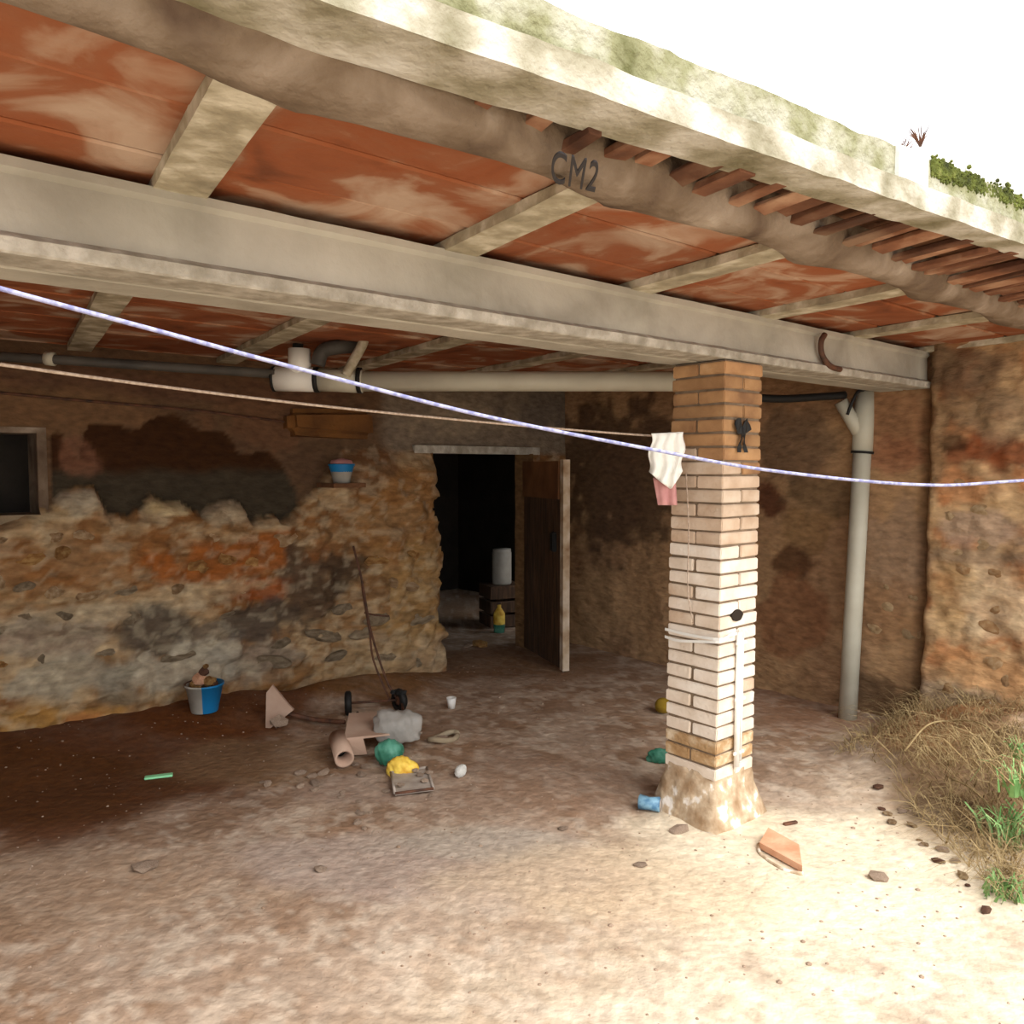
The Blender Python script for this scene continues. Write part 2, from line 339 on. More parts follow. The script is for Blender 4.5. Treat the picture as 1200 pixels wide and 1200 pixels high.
def bcol(A, Z):
    cr = crest(A); low = ss(.012, -.012, Z-cr)
    col = np.zeros((len(A), 3))+np.array(lin('5f4834'))
    col = mixc(col, ss(.4, .65, fbm(A*2, Z*2, 2., 4))*.5, '503a2b')
    for b in [(60, 480, 120, 30, '76583c', .6), (330, 490, 70, 30, '6b4a34', .6), (240, 455, 200, 16, '5c4030', .6)]: col = blob(col, A, Z, onback, *b)
    ls = loss(A, Z); L = mixc(np.zeros((len(A), 3))+np.array(lin('38200d')), ss(.02, -.06, Z-onback(150, 548)[1]+.06*(fbm(A*5, Z*5, 3., 3)-.5)), '3c3428')
    col = col*(1-ls[:, None])+L*ls[:, None]
    col = blob(col, A, Z, onback, 95, 540, 30, 22, '7c5540', .6)
    R = np.zeros((len(A), 3))+np.array(lin('8f6c47'))
    R = mixc(R, ss(.42, .62, fbm(A*2.2, Z*6, 31., 4))*.7, '7b4e26'); R = mixc(R, ss(.5, .62, fbm(A*4, Z*11, 33., 4))*.6, 'b39a76'); R = mixc(R, ss(.52, .6, fbm(A*7, Z*24, 35., 3))*.4, '6b4a2c'); R = mixc(R, ss(.54, .62, fbm(A*9, Z*26, 36., 3))*.35, 'c2ac88')
    for b in [(110, 660, 140, 30, '85582f', .6), (270, 655, 90, 26, '93521f', .85), (300, 690, 50, 14, '8f4316', .7), (60, 600, 60, 12, 'a58e6a', .7), (90, 590, 26, 18, 'b2a48c', .9),
              (200, 592, 30, 10, 'b5a078', .8), (265, 600, 30, 14, 'aa9a80', .7), (120, 715, 130, 12, 'b3a183', .75), (230, 690, 90, 8, 'b8a07c', .6), (60, 745, 90, 22, '94897a', .6),
              (180, 735, 46, 26, '4f483f', .85), (300, 720, 40, 22, '4c443c', .85), (245, 745, 40, 20, '6a6257', .7), (350, 680, 34, 50, '4d3d30', .85), (400, 660, 26, 30, '453527', .9),
              (60, 790, 100, 22, 'a39a86', .7), (200, 778, 70, 24, 'bbb19b', .75), (290, 770, 60, 26, '8f8779', .6), (130, 800, 30, 30, '6d6353', .6), (30, 850, 100, 30, 'a5793c', .8), (90, 845, 30, 20, '9a5c34', .6),
              (130, 860, 40, 26, '5e5340', .7), (330, 790, 60, 16, '7e5223', .6), (460, 600, 60, 70, '8a6238', .7), (420, 545, 50, 30, '6a4a33', .6), (470, 690, 45, 60, '9b7a4c', .7), (430, 770, 60, 22, 'a68b66', .75), (480, 765, 30, 22, 'ad9270', .7)]:
        R = blob(R, A, Z, onback, *b)
    R = mixc(R, ss(.53, .62, fbm(A*12, Z*20, 37., 3))*.25, '51402c'); R = mixc(R, ss(.55, .63, fbm(A*14, Z*22, 38., 3))*.22, 'cbbd9f')
    col = col*(1-low[:, None])+R*low[:, None]
    gp = ss(onback(438, 500)[0], onback(460, 500)[0], A+.1*(fbm(A*6, Z*6, 3., 3)-.5))*ss(DZ-.02, DZ+.02, Z)
    col = mixc(col, gp*.9, '7a6c5c'); col = blob(col, A, Z, onback, 700, 485, 80, 30, '5a5048', .7)
    col = blob(col, A, Z, onback, 540, 490, 60, 22, '8d7d68', .6)
    return col
jit = lambda z: .035*math.sin(z*9)+.02*math.sin(z*23+1)
bh = [lambda a, z: DK0+jit(z)*ss(1.6, 1.2, z) < a < DK1 and z < DZ, lambda a, z: WK0 < a < WK1 and WZ0 < z < WZ1]
wall_back = painted_wall('wall_back', lambda a, z, q: B(a, WB-q, z), -5.6, 2.3, -.1, 2.34, .021, bdisp, bcol, bh, True, 0)
tag(wall_back, kind='structure')
# reveal of the doorway (jambs as thick irregular masonry)
def jamb(k, sgn, name):
    vs = []; zs = np.linspace(-.1, DZ, 40); ds = np.linspace(-.10, .5 if sgn > 0 else .14, 12)
    for z in zs:
        for d_ in ds:
            kk = k+(jit(z)*float(ss(1.6, 1.2, z)) if sgn > 0 else 0)+.02*float(fbm(z*6, d_*6, k, 3)-.5)
            vs.append(B(kk-sgn*.0, WB+(d_ if d_ > -.05 or sgn < 0 else d_*.6), z))
    fs = grid(40, 12); col = np.zeros((len(vs), 3))+np.array(lin('7a5c3c'))
    return mo(name, vs, fs if sgn < 0 else [f[::-1] for f in fs], M['wall'], wall_back, True, col)
jamb(DK0, 1, 'door_jamb'); jamb(DK1, -1, 'door_jamb')
vs, fs = kbox(DK0-.05, DK1+.1, WB+.02, WB+.5, DZ, DZ+.06); mo('door_head', vs, fs, M['dark'], wall_back)
# lintel board
ka, kb = onback(482, 525)[0], onback(628, 525)[0]
vs, fs = kbox(ka, kb, WB-.05, WB+.04, DZ-.005, DZ+.055); mo('lintel', vs, fs, M['concrete_lip'], wall_back)
# ochre clay block projecting above the pier
bk0, bk1 = onback(350, 500, 2.9)[0], onback(452, 500, 2.9)[0]
bm = bbox(bk1-bk0, .3, .19, .05, 3, .03)
o = bmo('corbel_block', bm, M['corbel'], wall_back); 
o.matrix_world = Matrix.Translation(B((bk0+bk1)/2, WB+.05, 1.86)) @ Matrix.Rotation(RB, 4, 'Z'); o.matrix_parent_inverse = Matrix()
# window recess, closed by a dark sheet that stands for its shade
win = tag(mo('window_1', *kbox(WK0, WK1, WB+.28, WB+.32, WZ0, WZ1), M['dark']), kind='structure')
for nm, a in (('window_frame', (WK1-.002, WK1+.045, WB-.015, WB+.3, WZ0-.02, WZ1+.03)), ('window_frame', (WK0, WK1, WB-.01, WB+.3, WZ1-.002, WZ1+.03)), ('window_sill', (WK0, WK1+.02, WB-.03, WB+.3, WZ0-.05, WZ0))):
    mo(nm, *kbox(*a), M['stone_g'] if nm == 'window_sill' else M['band'], win)

for a in ((WK0-.04, WK0, WB, WB+.32, WZ0-.05, WZ1+.03), (WK1, WK1+.04, WB+.05, WB+.32, WZ0-.05, WZ1+.03), (WK0, WK1, WB+.05, WB+.34, WZ0-.05, WZ0-.02)): mo('reveal', *kbox(*a), M['band'], win)
# end wall
def rdisp(A, Z):
    out = ss(.03, -.05, A+.03*(fbm(Z*6, A*6, 2., 3)-.5))
    rough = .05*(fbm(A*3, Z*3, 11., 3)-.3)+.07*np.abs(fbm(A*5.5, Z*6.5, 12., 3)-.5)*2
    inn = .03*(fbm(A*2.4, Z*2.4, 14., 4)-.5)+.05*ss(1.0, .5, Z)*(fbm(A*6, Z*6, 15., 3)-.3)
    crack = -.06*np.exp(-((A-.02-.03*(fbm(Z*4, Z*0, 5., 3)-.5)*2)/.03)**2)*ss(2.2, 1.7, Z)
    return out*(.06+rough+.10*ss(.9, .0, Z))+(1-out)*inn+crack
def rcol(A, Z):
    col = np.zeros((len(A), 3))+np.array(lin('a5835f'))
    col = mixc(col, ss(.42, .6, fbm(A*2, Z*2, 41., 4))*.55, '84634a'); col = mixc(col, ss(.5, .65, fbm(A*5, Z*5, 42., 4))*.4, '9a7a5a')
    out = ss(.02, -.04, A)
    O = np.zeros((len(A), 3))+np.array(lin('b5936c'))
    O = mixc(O, ss(.45, .6, fbm(A*3, Z*4, 43., 4))*.7, '8a6a4c'); O = mixc(O, ss(.5, .62, fbm(A*6, Z*6, 44., 4))*.6, 'c2a37a'); O = mixc(O, ss(.55, .66, fbm(A*8, Z*8, 46., 3))*.6, '9a5a30')
    col = col*(1-out[:, None])+O*out[:, None]
    for b in [(930, 520, 50, 40, '5f4c3b', .6), (720, 560, 80, 90, '3b2b20', .75), (900, 585, 20, 22, '4a1d0e', .8), (945, 620, 40, 25, '80623e', .6), (930, 660, 30, 18, '4a2b16', .8), (930, 720, 40, 50, '7d5236', .7), (960, 580, 40, 30, '57462f', .6),
              (1045, 650, 45, 60, '93785f', .8), (1050, 530, 40, 20, '96654a', .7), (1055, 500, 40, 40, '7f5338', .6), (1030, 820, 50, 30, '6e563e', .8), (1040, 720, 45, 40, '8f6a49', .5),
              (1165, 530, 45, 22, '6f2f10', .8), (1125, 520, 14, 12, '3c2410', .8), (1180, 490, 40, 30, '9a8468', .6), (1150, 470, 60, 40, '7a6148', .5), (1130, 570, 30, 20, 'b8784a', .5), (1150, 620, 50, 22, '97806e', .7), (1120, 690, 30, 50, 'b08f62', .5), (1175, 710, 40, 40, 'c0a988', .7), (1150, 650, 60, 10, '7d6a58', .6),
              (1150, 780, 70, 25, 'b07f52', .6), (1130, 810, 50, 16, '8f8272', .5), (1110, 440, 60, 30, '5f4c3b', .7)]:
        col = blob(col, A, Z, onright, *b)
    # dark vertical crease where inner plaster meets the outer masonry
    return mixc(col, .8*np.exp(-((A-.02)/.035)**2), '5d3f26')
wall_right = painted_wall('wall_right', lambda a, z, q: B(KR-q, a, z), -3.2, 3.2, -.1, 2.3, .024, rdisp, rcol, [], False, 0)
tag(wall_right, kind='structure')
# embedded stones, each a part of its wall
def embed(wall, pts, conv, place, mats, rng, proud):
    ms = [stone_mesh('stone', M[m], 11*i+rng, .45, 2, .3) for i, m in enumerate(mats)]
    for i, (px, py, rx, ry, mi) in enumerate(pts):
        a, z = conv(px, py); ra = abs(conv(px+rx, py)[0]-conv(px-rx, py)[0])/2; rz = abs(conv(px, py+ry)[1]-z)
        o = link('stone', ms[mi % len(ms)], wall); o.matrix_parent_inverse = Matrix()
        loc, R = place(a, z, proud)
        o.matrix_world = Matrix.Translation(loc) @ R @ Matrix.Rotation(random.uniform(-.25, .25), 4, 'Z') @ Matrix.Diagonal((ra, rz*1.2, .07, 1))
Rb = Matrix(((u[0], 0, -v[0], 0), (u[1], 0, -v[1], 0), (0, 1, 0, 0), (0, 0, 0, 1)))   # local x along wall, y up, z out of the back wall
Rr = Matrix(((-v[0], 0, -u[0], 0), (-v[1], 0, -u[1], 0), (0, 1, 0, 0), (0, 0, 0, 1)))
def pb(a, z, pr): return B(a, WB-pr-float(bdisp(np.array([a]), np.array([z]))[0]), z), Rb
def pr_(a, z, pr): return B(KR-pr-float(rdisp(np.array([a]), np.array([z]))[0]), a, z), Rr
bp = []
for py, mi in ((625, 0), (655, 1), (688, 0), (715, 2), (742, 2), (770, 3), (800, 2), (830, 1)):
    x = random.uniform(-20, 10)
    while x < (480 if py > 640 else 360):
        r = random.uniform(10, 24); sc = .75+.25*x/400
        if random.random() < .5 and py < 800-.0*x and not (x > 330 and py > 780): bp.append((x+r, py+random.uniform(-8, 8), r, random.uniform(6, 11), mi if random.random() < .7 else random.randrange(4)))
        x += 2*r+random.uniform(2, 12)
embed(wall_back, bp, onback, pb, ['stone', 'stone_o', 'stone_g', 'stone_g'], 1, -.022)
rp = [(1040, 688, 8, 6, 0), (1046, 712, 17, 10, 0), (1028, 735, 17, 13, 2), (1065, 740, 12, 12, 0), (1068, 700, 8, 6, 2)]
for py in (560, 600, 640, 672, 705, 738, 770, 800):
    x = 1108+random.uniform(0, 14)
    while x < 1215:
        r = random.uniform(10, 20)
        if random.random() < .55: rp.append((x+r, py+random.uniform(-8, 8), r, random.uniform(8, 14), random.randrange(3)))
        x += 2*r+random.uniform(2, 10)
embed(wall_right, rp, onright, pr_, ['stone_r', 'stone_s', 'stone_r'], 5, -.026)
# left end wall of the shelter, outside the frame
wl = mo('wall_left', *kbox(-5.7, -5.5, -.9, 3.2, -.1, 2.34), M['band']); tag(wl, kind='structure')
# dark room behind the doorway
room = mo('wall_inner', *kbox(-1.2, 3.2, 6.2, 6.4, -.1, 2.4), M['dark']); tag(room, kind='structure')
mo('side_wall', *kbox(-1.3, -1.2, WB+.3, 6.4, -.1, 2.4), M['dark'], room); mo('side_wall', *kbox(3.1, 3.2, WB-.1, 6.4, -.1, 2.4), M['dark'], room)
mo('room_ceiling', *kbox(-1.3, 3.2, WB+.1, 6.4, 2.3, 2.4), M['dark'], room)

# ---------------------------------------------------------------- ceiling
CZ0 = EYE+.667
SK = .128                                  # joists run slightly askew
ceil = mo('ceiling', *kbox(-5.7, 3.0, -.80, 3.4, CZ0+.085, CZ0+.2), M['roofslab']); tag(ceil, kind='structure')
JK = [-2.217+.846*i for i in range(-4, 6)]
def joistv(kc, w0, w1):
    prof = [(-.062, 0), (.062, 0), (.062, .03), (.03, .05), (.03, .09), (-.03, .09), (-.03, .05), (-.062, .03)]
    ws = np.linspace(w0, w1, 24); vs = []
    for w in ws:
        for i, (a, z) in enumerate(prof):
            vs.append(B(kc+SK*w+a*(1+.10*float(vn(w*5, i*3.1+kc, 2.)-.5)), w, CZ0+z+.006*float(vn(w*7, i*5.+kc, 1.)-.5)))
    n = 8; fs = [(i*n+j, i*n+(j+1) % n, (i+1)*n+(j+1) % n, (i+1)*n+j) for i in range(23) for j in range(n)]
    return vs, fs+[tuple(range(8))[::-1], tuple(range(23*8, 24*8))]
for kc in JK:
    if kc+SK*3 > -5.4 and kc < 2.05: mo('joist', *joistv(kc, -.74, WB+.1), M['joist'], ceil)
gw = .846-.124; rw = .292
bmb = bmesh.new()
hv = []
for z in (0, .035):
    for a, b_ in ((0, 0), (gw+.03, 0), (gw+.03+SK*rw, rw-.008), (SK*rw, rw-.008)): hv.append(bmb.verts.new((a, b_, z)))
for f in [(3, 2, 1, 0), (4, 5, 6, 7), (0, 1, 5, 4), (1, 2, 6, 5), (2, 3, 7, 6), (3, 0, 4, 7)]: bmb.faces.new([hv[i] for i in f])
bmesh.ops.bevel(bmb, geom=bmb.edges[:], offset=.006, segments=1, affect='EDGES')
board = bmmesh('ceramic_board', bmb, M['clay'])
for kc in JK[:-1]:
    for r in range(14):
        w = -.70+r*rw+random.uniform(-.004, .004); k = kc+.047+SK*w
        if k > 2.05 or k < -5.4 or w > 3.1: continue
        o = link('ceramic_board', board, ceil); o.matrix_parent_inverse = Matrix()
        o.matrix_world = Matrix.Translation(B(k, w, CZ0+.031+random.uniform(-.003, .006))) @ Matrix.Rotation(RB, 4, 'Z') @ Matrix.Rotation(random.uniform(-.008, .008), 4, 'X')
# mortar band along the outer edge, scalloped around the boards
BI = .12+KW(G(1200, 391, CZ0-.03))[1]*.5+KW(G(800, 258, CZ0-.03))[1]*.5; BO = .09+KW(G(1200, 360, CZ0-.03))[1]*.5+KW(G(800, 213, CZ0-.03))[1]*.5; print('BAND', BI, BO)
ks = np.arange(-5.6, 2.1, .03); nb = 9; vs = []
for k in ks:
    ph = ((k-JK[0]) % .846)/.846
    wi = BI-.02-.075*math.sin(math.pi*ph)**.7+.03*float(fbm(k*4, 0, 3., 3)-.5); wo = BO+.04*float(fbm(k*5, 7, 3., 3)-.5)
    for j in range(nb):
        t = j/(nb-1); w = wi+(wo-wi)*t
        z = CZ0+.034-.062*min(1, math.sin(math.pi*min(max(t, .0), 1))**.45)+.016*float(fbm(k*6, w*9, 5., 3)-.5)
        vs.append(B(k, w, z))
nk = len(ks); base = len(vs)
fs = grid(nk, nb)
for k in ks: vs.append(B(k, BI-.03, CZ0+.09)); vs.append(B(k, BO, CZ0+.09))
for i in range(nk-1):
    fs += [(i*nb+nb-1, base+2*i+1, base+2*i+3, (i+1)*nb+nb-1), (i*nb, (i+1)*nb, base+2*i+2, base+2*i)]
mo('mortar_band', vs, fs, M['band'], ceil, True)
# inked marks on the band
fc = bpy.data.curves.new('lettering', 'FONT'); fc.body = 'CM2'; fc.size = 1; fc.extrude = .002; fc.space_character = 1.12; fc.materials.append(M['ink'])
q = G(644, 209, CZ0-.031); bx_ = (G(700, 222, CZ0-.031)-q)/2.2; by_ = (G(646, 170, CZ0-.031)-q)/.72
tmp_ = bpy.data.objects.new('lettering', fc); C.objects.link(tmp_); bpy.context.view_layer.update()
me_ = bpy.data.meshes.new_from_object(tmp_.evaluated_get(bpy.context.evaluated_depsgraph_get())); C.objects.unlink(tmp_); bpy.data.objects.remove(tmp_)
me_.transform(Matrix.Translation(q-Vector((0, 0, .006))) @ Matrix(((bx_.x, by_.x, 0, 0), (bx_.y, by_.y, 0, 0), (0, 0, -1, 0), (0, 0, 0, 1))))
lt = link('lettering', me_, ceil)

# ---------------------------------------------------------------- outer curb (trim_1), parapet (trim_2), tile strips
CB = EYE+.69
def kwline(pa, pb):
    (ka_, wa_), (kb_, wb_) = KW(G(*pa, CB)), KW(G(*pb, CB)); m_ = (wb_-wa_)/(kb_-ka_); return lambda k: wa_+m_*(k-ka_)
wi_ = kwline((800, 187), (1200, 303))
wo_ = kwline((800, 147), (1200, 286))
def strip(fa, fb, za, zb, k0, k1, n, jz=.004, seed=0):
    vs = []
    for k in np.linspace(k0, k1, n):
        for w, z in ((fa(k), za), (fb(k), za), (fb(k), zb), (fa(k), zb)):
            vs.append(B(k, w+jz*2*float(fbm(k*9, z*40+seed, 1., 3)-.5), z+jz*2*float(fbm(k*11, w*30, seed, 3)-.5)))
    fs = [(i*4+j, i*4+(j+1) % 4, (i+1)*4+(j+1) % 4, (i+1)*4+j) for i in range(n-1) for j in range(4)]
    return vs, fs+[(0, 1, 2, 3), tuple(range(n*4-4, n*4))[::-1]]
t1 = mo('trim_1', *strip(wi_, wo_, CB, D(1200, 262, G(1200, 286, CB).y).z, -5.5, 2.3, 260, .004), M['curb']); tag(t1, kind='structure')
k = -5.4
while k < 2.2:
    ln = random.uniform(.5, .62)
    if k+ln > 2.3: break
    k += ln
def kon(px, py):
    w = -1.1
    for _ in range(8): k_, _z = onback(px, py, w); w = wo_(k_)+.02
    return k_
kp = kon(1050, 205), kon(1084, 205)
zq = lambda y: D(1200, y, G(1200, 286, CB).y).z
ZF, ZM, ZS = zq(262), zq(232), zq(206); print('Z', CB, ZF, ZM, ZS)
t2 = mo('trim_2', *strip(lambda k: wo_(k)+.16, lambda k: wo_(k)+.024, ZF-.01, ZM+.01, -5.5, 2.3, 260, .010, 4), M['lichen']); tag(t2, kind='structure')
mo('whitewashed_block', *strip(lambda k: wo_(k)+.10, lambda k: wo_(k)+.012, ZF-.008, ZM+.012, kp[0], kp[1], 10, .004, 9), M['white'], t2)
mo('coping', *strip(lambda k: wo_(k)+.18, lambda k: wo_(k)+.034, ZM+.01, ZS, kp[1]+.06, 2.3, 90, .006, 6), M['white'], t2)
# moss line: many little tufts
bm = bmesh.new()
for i in range(2600):
    k = kp[1]+.04+2.2*random.random()**1.6; z = ZM-.004+random.gauss(0, .011)
    p = B(k, wo_(k)+.024, z); s = random.uniform(.003, .008)
    r = bmesh.ops.create_icosphere(bm, subdivisions=1, radius=s); bmesh.ops.translate(bm, verts=r['verts'], vec=p)
o = bmo('moss', bm, M['moss'], t2); tag(o, kind='stuff')
# small dry weed on top
for i, (px, py) in enumerate([(1062, 158), (1092, 152), (1116, 160)]):
    q = G(px, py, CB+.21); k, w = KW(q); base_ = B(k, wo_(k)+.07, CB+(ZM-CB+.01 if i < 2 else ZS-CB)); vs = []; fs = []
    for j in range(16):
        a = random.uniform(0, 6.28); l = random.uniform(.025, .06); e = base_+Vector((math.cos(a)*l*.7, math.sin(a)*l*.7, l)); a_, b_ = tubev([base_, (base_+e)/2+Vector((0, 0, .006)), e], [.0022, .0016, .0006], 5)
        fs += [tuple(x+len(vs) for x in f) for f in b_]; vs += a_
    w_ = mo('dry_weed', vs, fs, M['iron']); tag(w_, ['dark sprig of dry weed left of the whitewashed parapet block', 'brown weed sprig growing on the whitewashed parapet block', 'dark weed sprig at the start of the mossy coping'][i], 'weed')
# tile strips between band and curb
random.seed(3)
k = -1.9; 
while k < 2.0:
    wd = random.uniform(.03, .07); wa, wb = BO+.03, wi_(k)-.03
    L_ = (wa-wb)*random.uniform(.8, 1.05)
    if L_ > .03:
        bm = bbox(wd, L_, random.uniform(.012, .022), .003, 1, .003)
        o = bmo('tile_strip', bm, M['slat'], ceil); o.matrix_parent_inverse = Matrix()
        tilt = random.uniform(.05, .16)
        o.matrix_world = Matrix.Translation(B(k, (wa+wb)/2, CZ0+.03+tilt*L_*.2+random.uniform(-.014, .010))) @ Matrix.Rotation(RB-.13+random.uniform(-.04, .04), 4, 'Z') @ Matrix.Rotation(-tilt*.4, 4, 'X') @ Matrix.Rotation(random.uniform(-.15, .15), 4, 'Y')
    k += wd+random.uniform(.012, .05 if k > -.3 else .10)
vs = []; ks2 = np.linspace(-5.5, 2.2, 60)
for k in ks2:
    for w in (-.82, wo_(k)+.05): vs.append(B(k, w, CZ0+.062))
    for w in (wo_(k)+.05, -.82): vs.append(B(k, w, CZ0+.12))
mo('tile_backing', vs, [(i*4+j, i*4+(j+1) % 4, (i+1)*4+(j+1) % 4, (i+1)*4+j) for i in range(59) for j in range(4)], M['roofslab'], ceil)

# ---------------------------------------------------------------- concrete beam
BZ = EYE+.461; kb0, kb1 = -5.5, 2.0
beam = thing('concrete_beam', B(kb0, .1, BZ), 'long pale grey concrete beam resting on the brick pillar and running under the clay ceiling', 'beam')
def prism(prof, n, jz, seed):
    vs = []
    for k in np.linspace(kb0, kb1, n):
        for i, (w, z) in enumerate(prof): vs.append(B(k, w+jz*2*float(fbm(k*8, i*7.7+seed, 1., 3)-.5), z+jz*2*float(fbm(k*8, i*5.1+seed, 9., 3)-.5)))
    m = len(prof); fs = [(i*m+j, i*m+(j+1) % m, (i+1)*m+(j+1) % m, (i+1)*m+j) for i in range(n-1) for j in range(m)]
    return vs, fs+[tuple(range(m)), tuple(range(n*m-m, n*m))[::-1]]
mo('web', *prism([(.022, BZ+.045), (.026, CZ0-.03), (.012, CZ0-.018), (.012, CZ0+.004), (.29, CZ0+.004), (.29, BZ+.045)], 200, .0015, 1), M['concrete'], beam)
mo('front_flange', *prism([(.0, BZ+.004), (-.004, BZ+.034), (.022, BZ+.05), (.14, BZ+.05), (.143, BZ+.004), (.136, BZ), (.006, BZ)], 320, .0016, 2), M['concrete_lip'], beam)
mo('rear_flange', *prism([(.156, BZ+.004), (.158, BZ+.05), (.3, BZ+.05), (.302, BZ+.004), (.296, BZ), (.162, BZ)], 200, .002, 3), M['concrete'], beam)
mo('joint', *prism([(.135, BZ+.02), (.165, BZ+.02), (.165, BZ+.05), (.135, BZ+.05)], 30, .0, 3), M['band'], beam)
# drip-stained hook on the beam
hp = [(966, 392), (962, 400), (962, 412), (966, 422), (974, 430), (984, 433)]
hk = []
for x, y in hp:
    k, z = onback(x, y, -.006); hk.append(B(k, -.008, z))
tag(tube('iron_hook', catmull(hk, 6), [.016]*30+[.010], M['band'], None, 8) if False else tube('iron_hook', catmull(hk, 6), .014, M['iron'], None, 8), 'dark curved iron hook on the face of the concrete beam right of the pillar', 'hook')

# ---------------------------------------------------------------- brick pillar
pil = thing('brick_pillar', B(.14, .14, 0), 'square pillar of pale thin bricks with crumbling base holding up the concrete beam', 'pillar')
PS = .28; zt = BZ-.004; n_c = 30; pitch = .0612; zb = zt-n_c*pitch
lean = lambda z: (zt-z)*.012        # leans a little
bms = {}
for m_ in ('brick', 'brick_w', 'brick_t', 'brick_y'):
    bms[m_] = [bmmesh('brick', bbox(PS, .134, .0515, .004, 2, .0018), M[m_]) for _ in range(3)]
for cI in range(n_c):
    z = zt-(cI+.5)*pitch
    for s in (-1, 1):
        along_v = cI % 2 == 1       # length along v: left face shows a stretcher
        m_ = 'brick_t' if cI < 5 or (cI < 8 and random.random() < .5) else ('brick_w' if cI == 29 else 'brick_y' if cI >= 27 else ('brick_w' if cI > 12 and random.random() < .7 else 'brick'))  # browner top and whiter lower courses put eave shade and daylight into colour
        if m_ == 'brick' and cI > 14 and random.random() < .5: m_ = 'brick_w'
        o = link('brick', random.choice(bms[m_]), pil); o.matrix_parent_inverse = Matrix()
        off = s*.073; kk, ww = (.14+off, .14) if along_v else (.14, .14+off)
        o.matrix_world = Matrix.Translation(B(kk-lean(z)*.0+random.uniform(-.003, .003), ww+lean(z)+random.uniform(-.003, .003), z)) @ Matrix.Rotation(RB+(math.pi/2 if along_v else 0)+random.uniform(-.008, .008), 4, 'Z') @ Matrix.Rotation(random.uniform(-.006, .006), 4, 'Y')
        # parent transform is a pure translation/identity chain
        o.matrix_parent_inverse = pmat(pil).inverted()
mo('mortar', *boxv([B(.14+a, .14+b+lean(z), z) for z in (zb-.02, zt) for a, b in ((-.131, -.131), (.131, -.131), (.131, .131), (-.131, .131))]), M['mortar'], pil)
# crumbling rendered foot
vs = []; nz_, na = 14, 48
for i in range(nz_):
    t = i/(nz_-1); z = -.03+(zb+.035+.03)*t; half = .142+.055*(1-t)**1.4
    for j in range(na):
        a = 2*math.pi*j/na; cx, sx_ = math.cos(a), math.sin(a); m_ = max(abs(cx), abs(sx_))**.85
        rr = half/m_*(1+.11*(float(fbm(cx*2.2+3, sx_*2.2, z*9, 3))-.5)*2); ttop = (z > zb-.02)*.02*float(fbm(cx*4, sx_*4, 3., 2))
        vs.append(B(.14+rr*cx, .14+rr*sx_+lean(z), z-ttop))
fs = [(i*na+j, i*na+(j+1) % na, (i+1)*na+(j+1) % na, (i+1)*na+j) for i in range(nz_-1) for j in range(na)]+[tuple(range((nz_-1)*na, nz_*na))]
mo('rendered_foot', vs, fs, M['render'], pil, True)
# white plastic conduit on the right-hand face, with the hole above and the strap around
def onR(px, py, w=-.02): k, z = onback(px, py, w); return k, z
k1, z1 = onR(872, 741); k2, z2 = onR(872, 898)
wz = lambda z: -.016+lean(z)
cn = thing('white_conduit', B(k1, -.02, z2), 'pair of white plastic conduits fixed upright to the lit face of the brick pillar', 'conduit')
tube('pipe', [B(k1-.009, wz(z1), z1), B(k1-.009, wz((z1+z2)/2), (z1+z2)/2), B(k1-.009, wz(z2)-.004, z2)], .0125, M['pvc_w'], cn, 12)
tube('pipe', [B(k1+.018, wz(z1)+.003, z1-.03), B(k1+.018, wz(z2)-.002, z2+.02)], .0085, M['pvc_w'], cn, 10)
for zz_ in (z1-.05, (z1+z2)/2, z2+.06):
    o = bmo('clip', bbox(.075, .01, .014, .002), M['pvc_w'], cn); o.matrix_parent_inverse = Matrix(); o.matrix_world = Matrix.Translation(B(k1+.004, wz(zz_)-.004, zz_)) @ Matrix.Rotation(RB, 4, 'Z'); o.matrix_parent_inverse = pmat(cn).inverted()
kh, zh = onR(870, 723)
bm = bmesh.new(); bmesh.ops.create_circle(bm, cap_ends=True, segments=18, radius=.040)
rt = bmesh.ops.extrude_face_region(bm, geom=bm.faces[:]); bmesh.ops.translate(bm, verts=[g for g in rt['geom'] if isinstance(g, bmesh.types.BMVert)], vec=(0, 0, .010))
for q_ in bm.verts: q_.co.y = q_.co.y*(.75 if q_.co.y > 0 else .55); q_.co.x *= 1+.1*math.sin(q_.co.y*200)
o = bmo('socket_hole', bm, M['darkhole'], pil); o.matrix_parent_inverse = Matrix(); o.matrix_world = Matrix.Translation(B(kh, lean(zh)-.0, zh)) @ Rb; o.matrix_parent_inverse = pmat(pil).inverted()  # raised dark disc, the shade of the hole given as colour
# dark torn stain/bow near the top
kb_, zb_ = onR(873, 503); bow = []
for dx, dz, r in ((-.035, .02, .02), (.03, .005, .022), (-.02, -.03, .012), (.02, -.045, .008), (.0, .0, .012)):
    ms_ = stone_mesh('dark_knot', M['black'], dx*50, .4, 1, .6)
mk = thing('dark_rag', B(kb_, -.01, zb_), 'small dark knotted rag nailed near the top of the brick pillar', 'rag')
vs, fs = [], []
for sgn, ln_ in ((-1, .055), (1, .052), (-.55, .10), (.5, .10)):
    n0 = len(vs); side = abs(sgn) == 1
    for i in range(6):
        t = i/5; cx_ = sgn*(.004+.055*t) if side else sgn*.05*t; cz = (.016*math.sin(t*2.4)) if side else -ln_*t
        wd = (.010+.024*math.sin(math.pi*t**.8)) if side else .014
        for jx, jz in ((-1, 1), (1, -1)):
            vs.append(B(kb_+cx_+(0 if side else jx*wd*.6), lean(zb_)-.012-.006*math.sin(7*t+jx), zb_+cz+(jz*wd if side else 0)))
    for i in range(5): a = n0+i*2; fs.append((a, a+1, a+3, a+2))
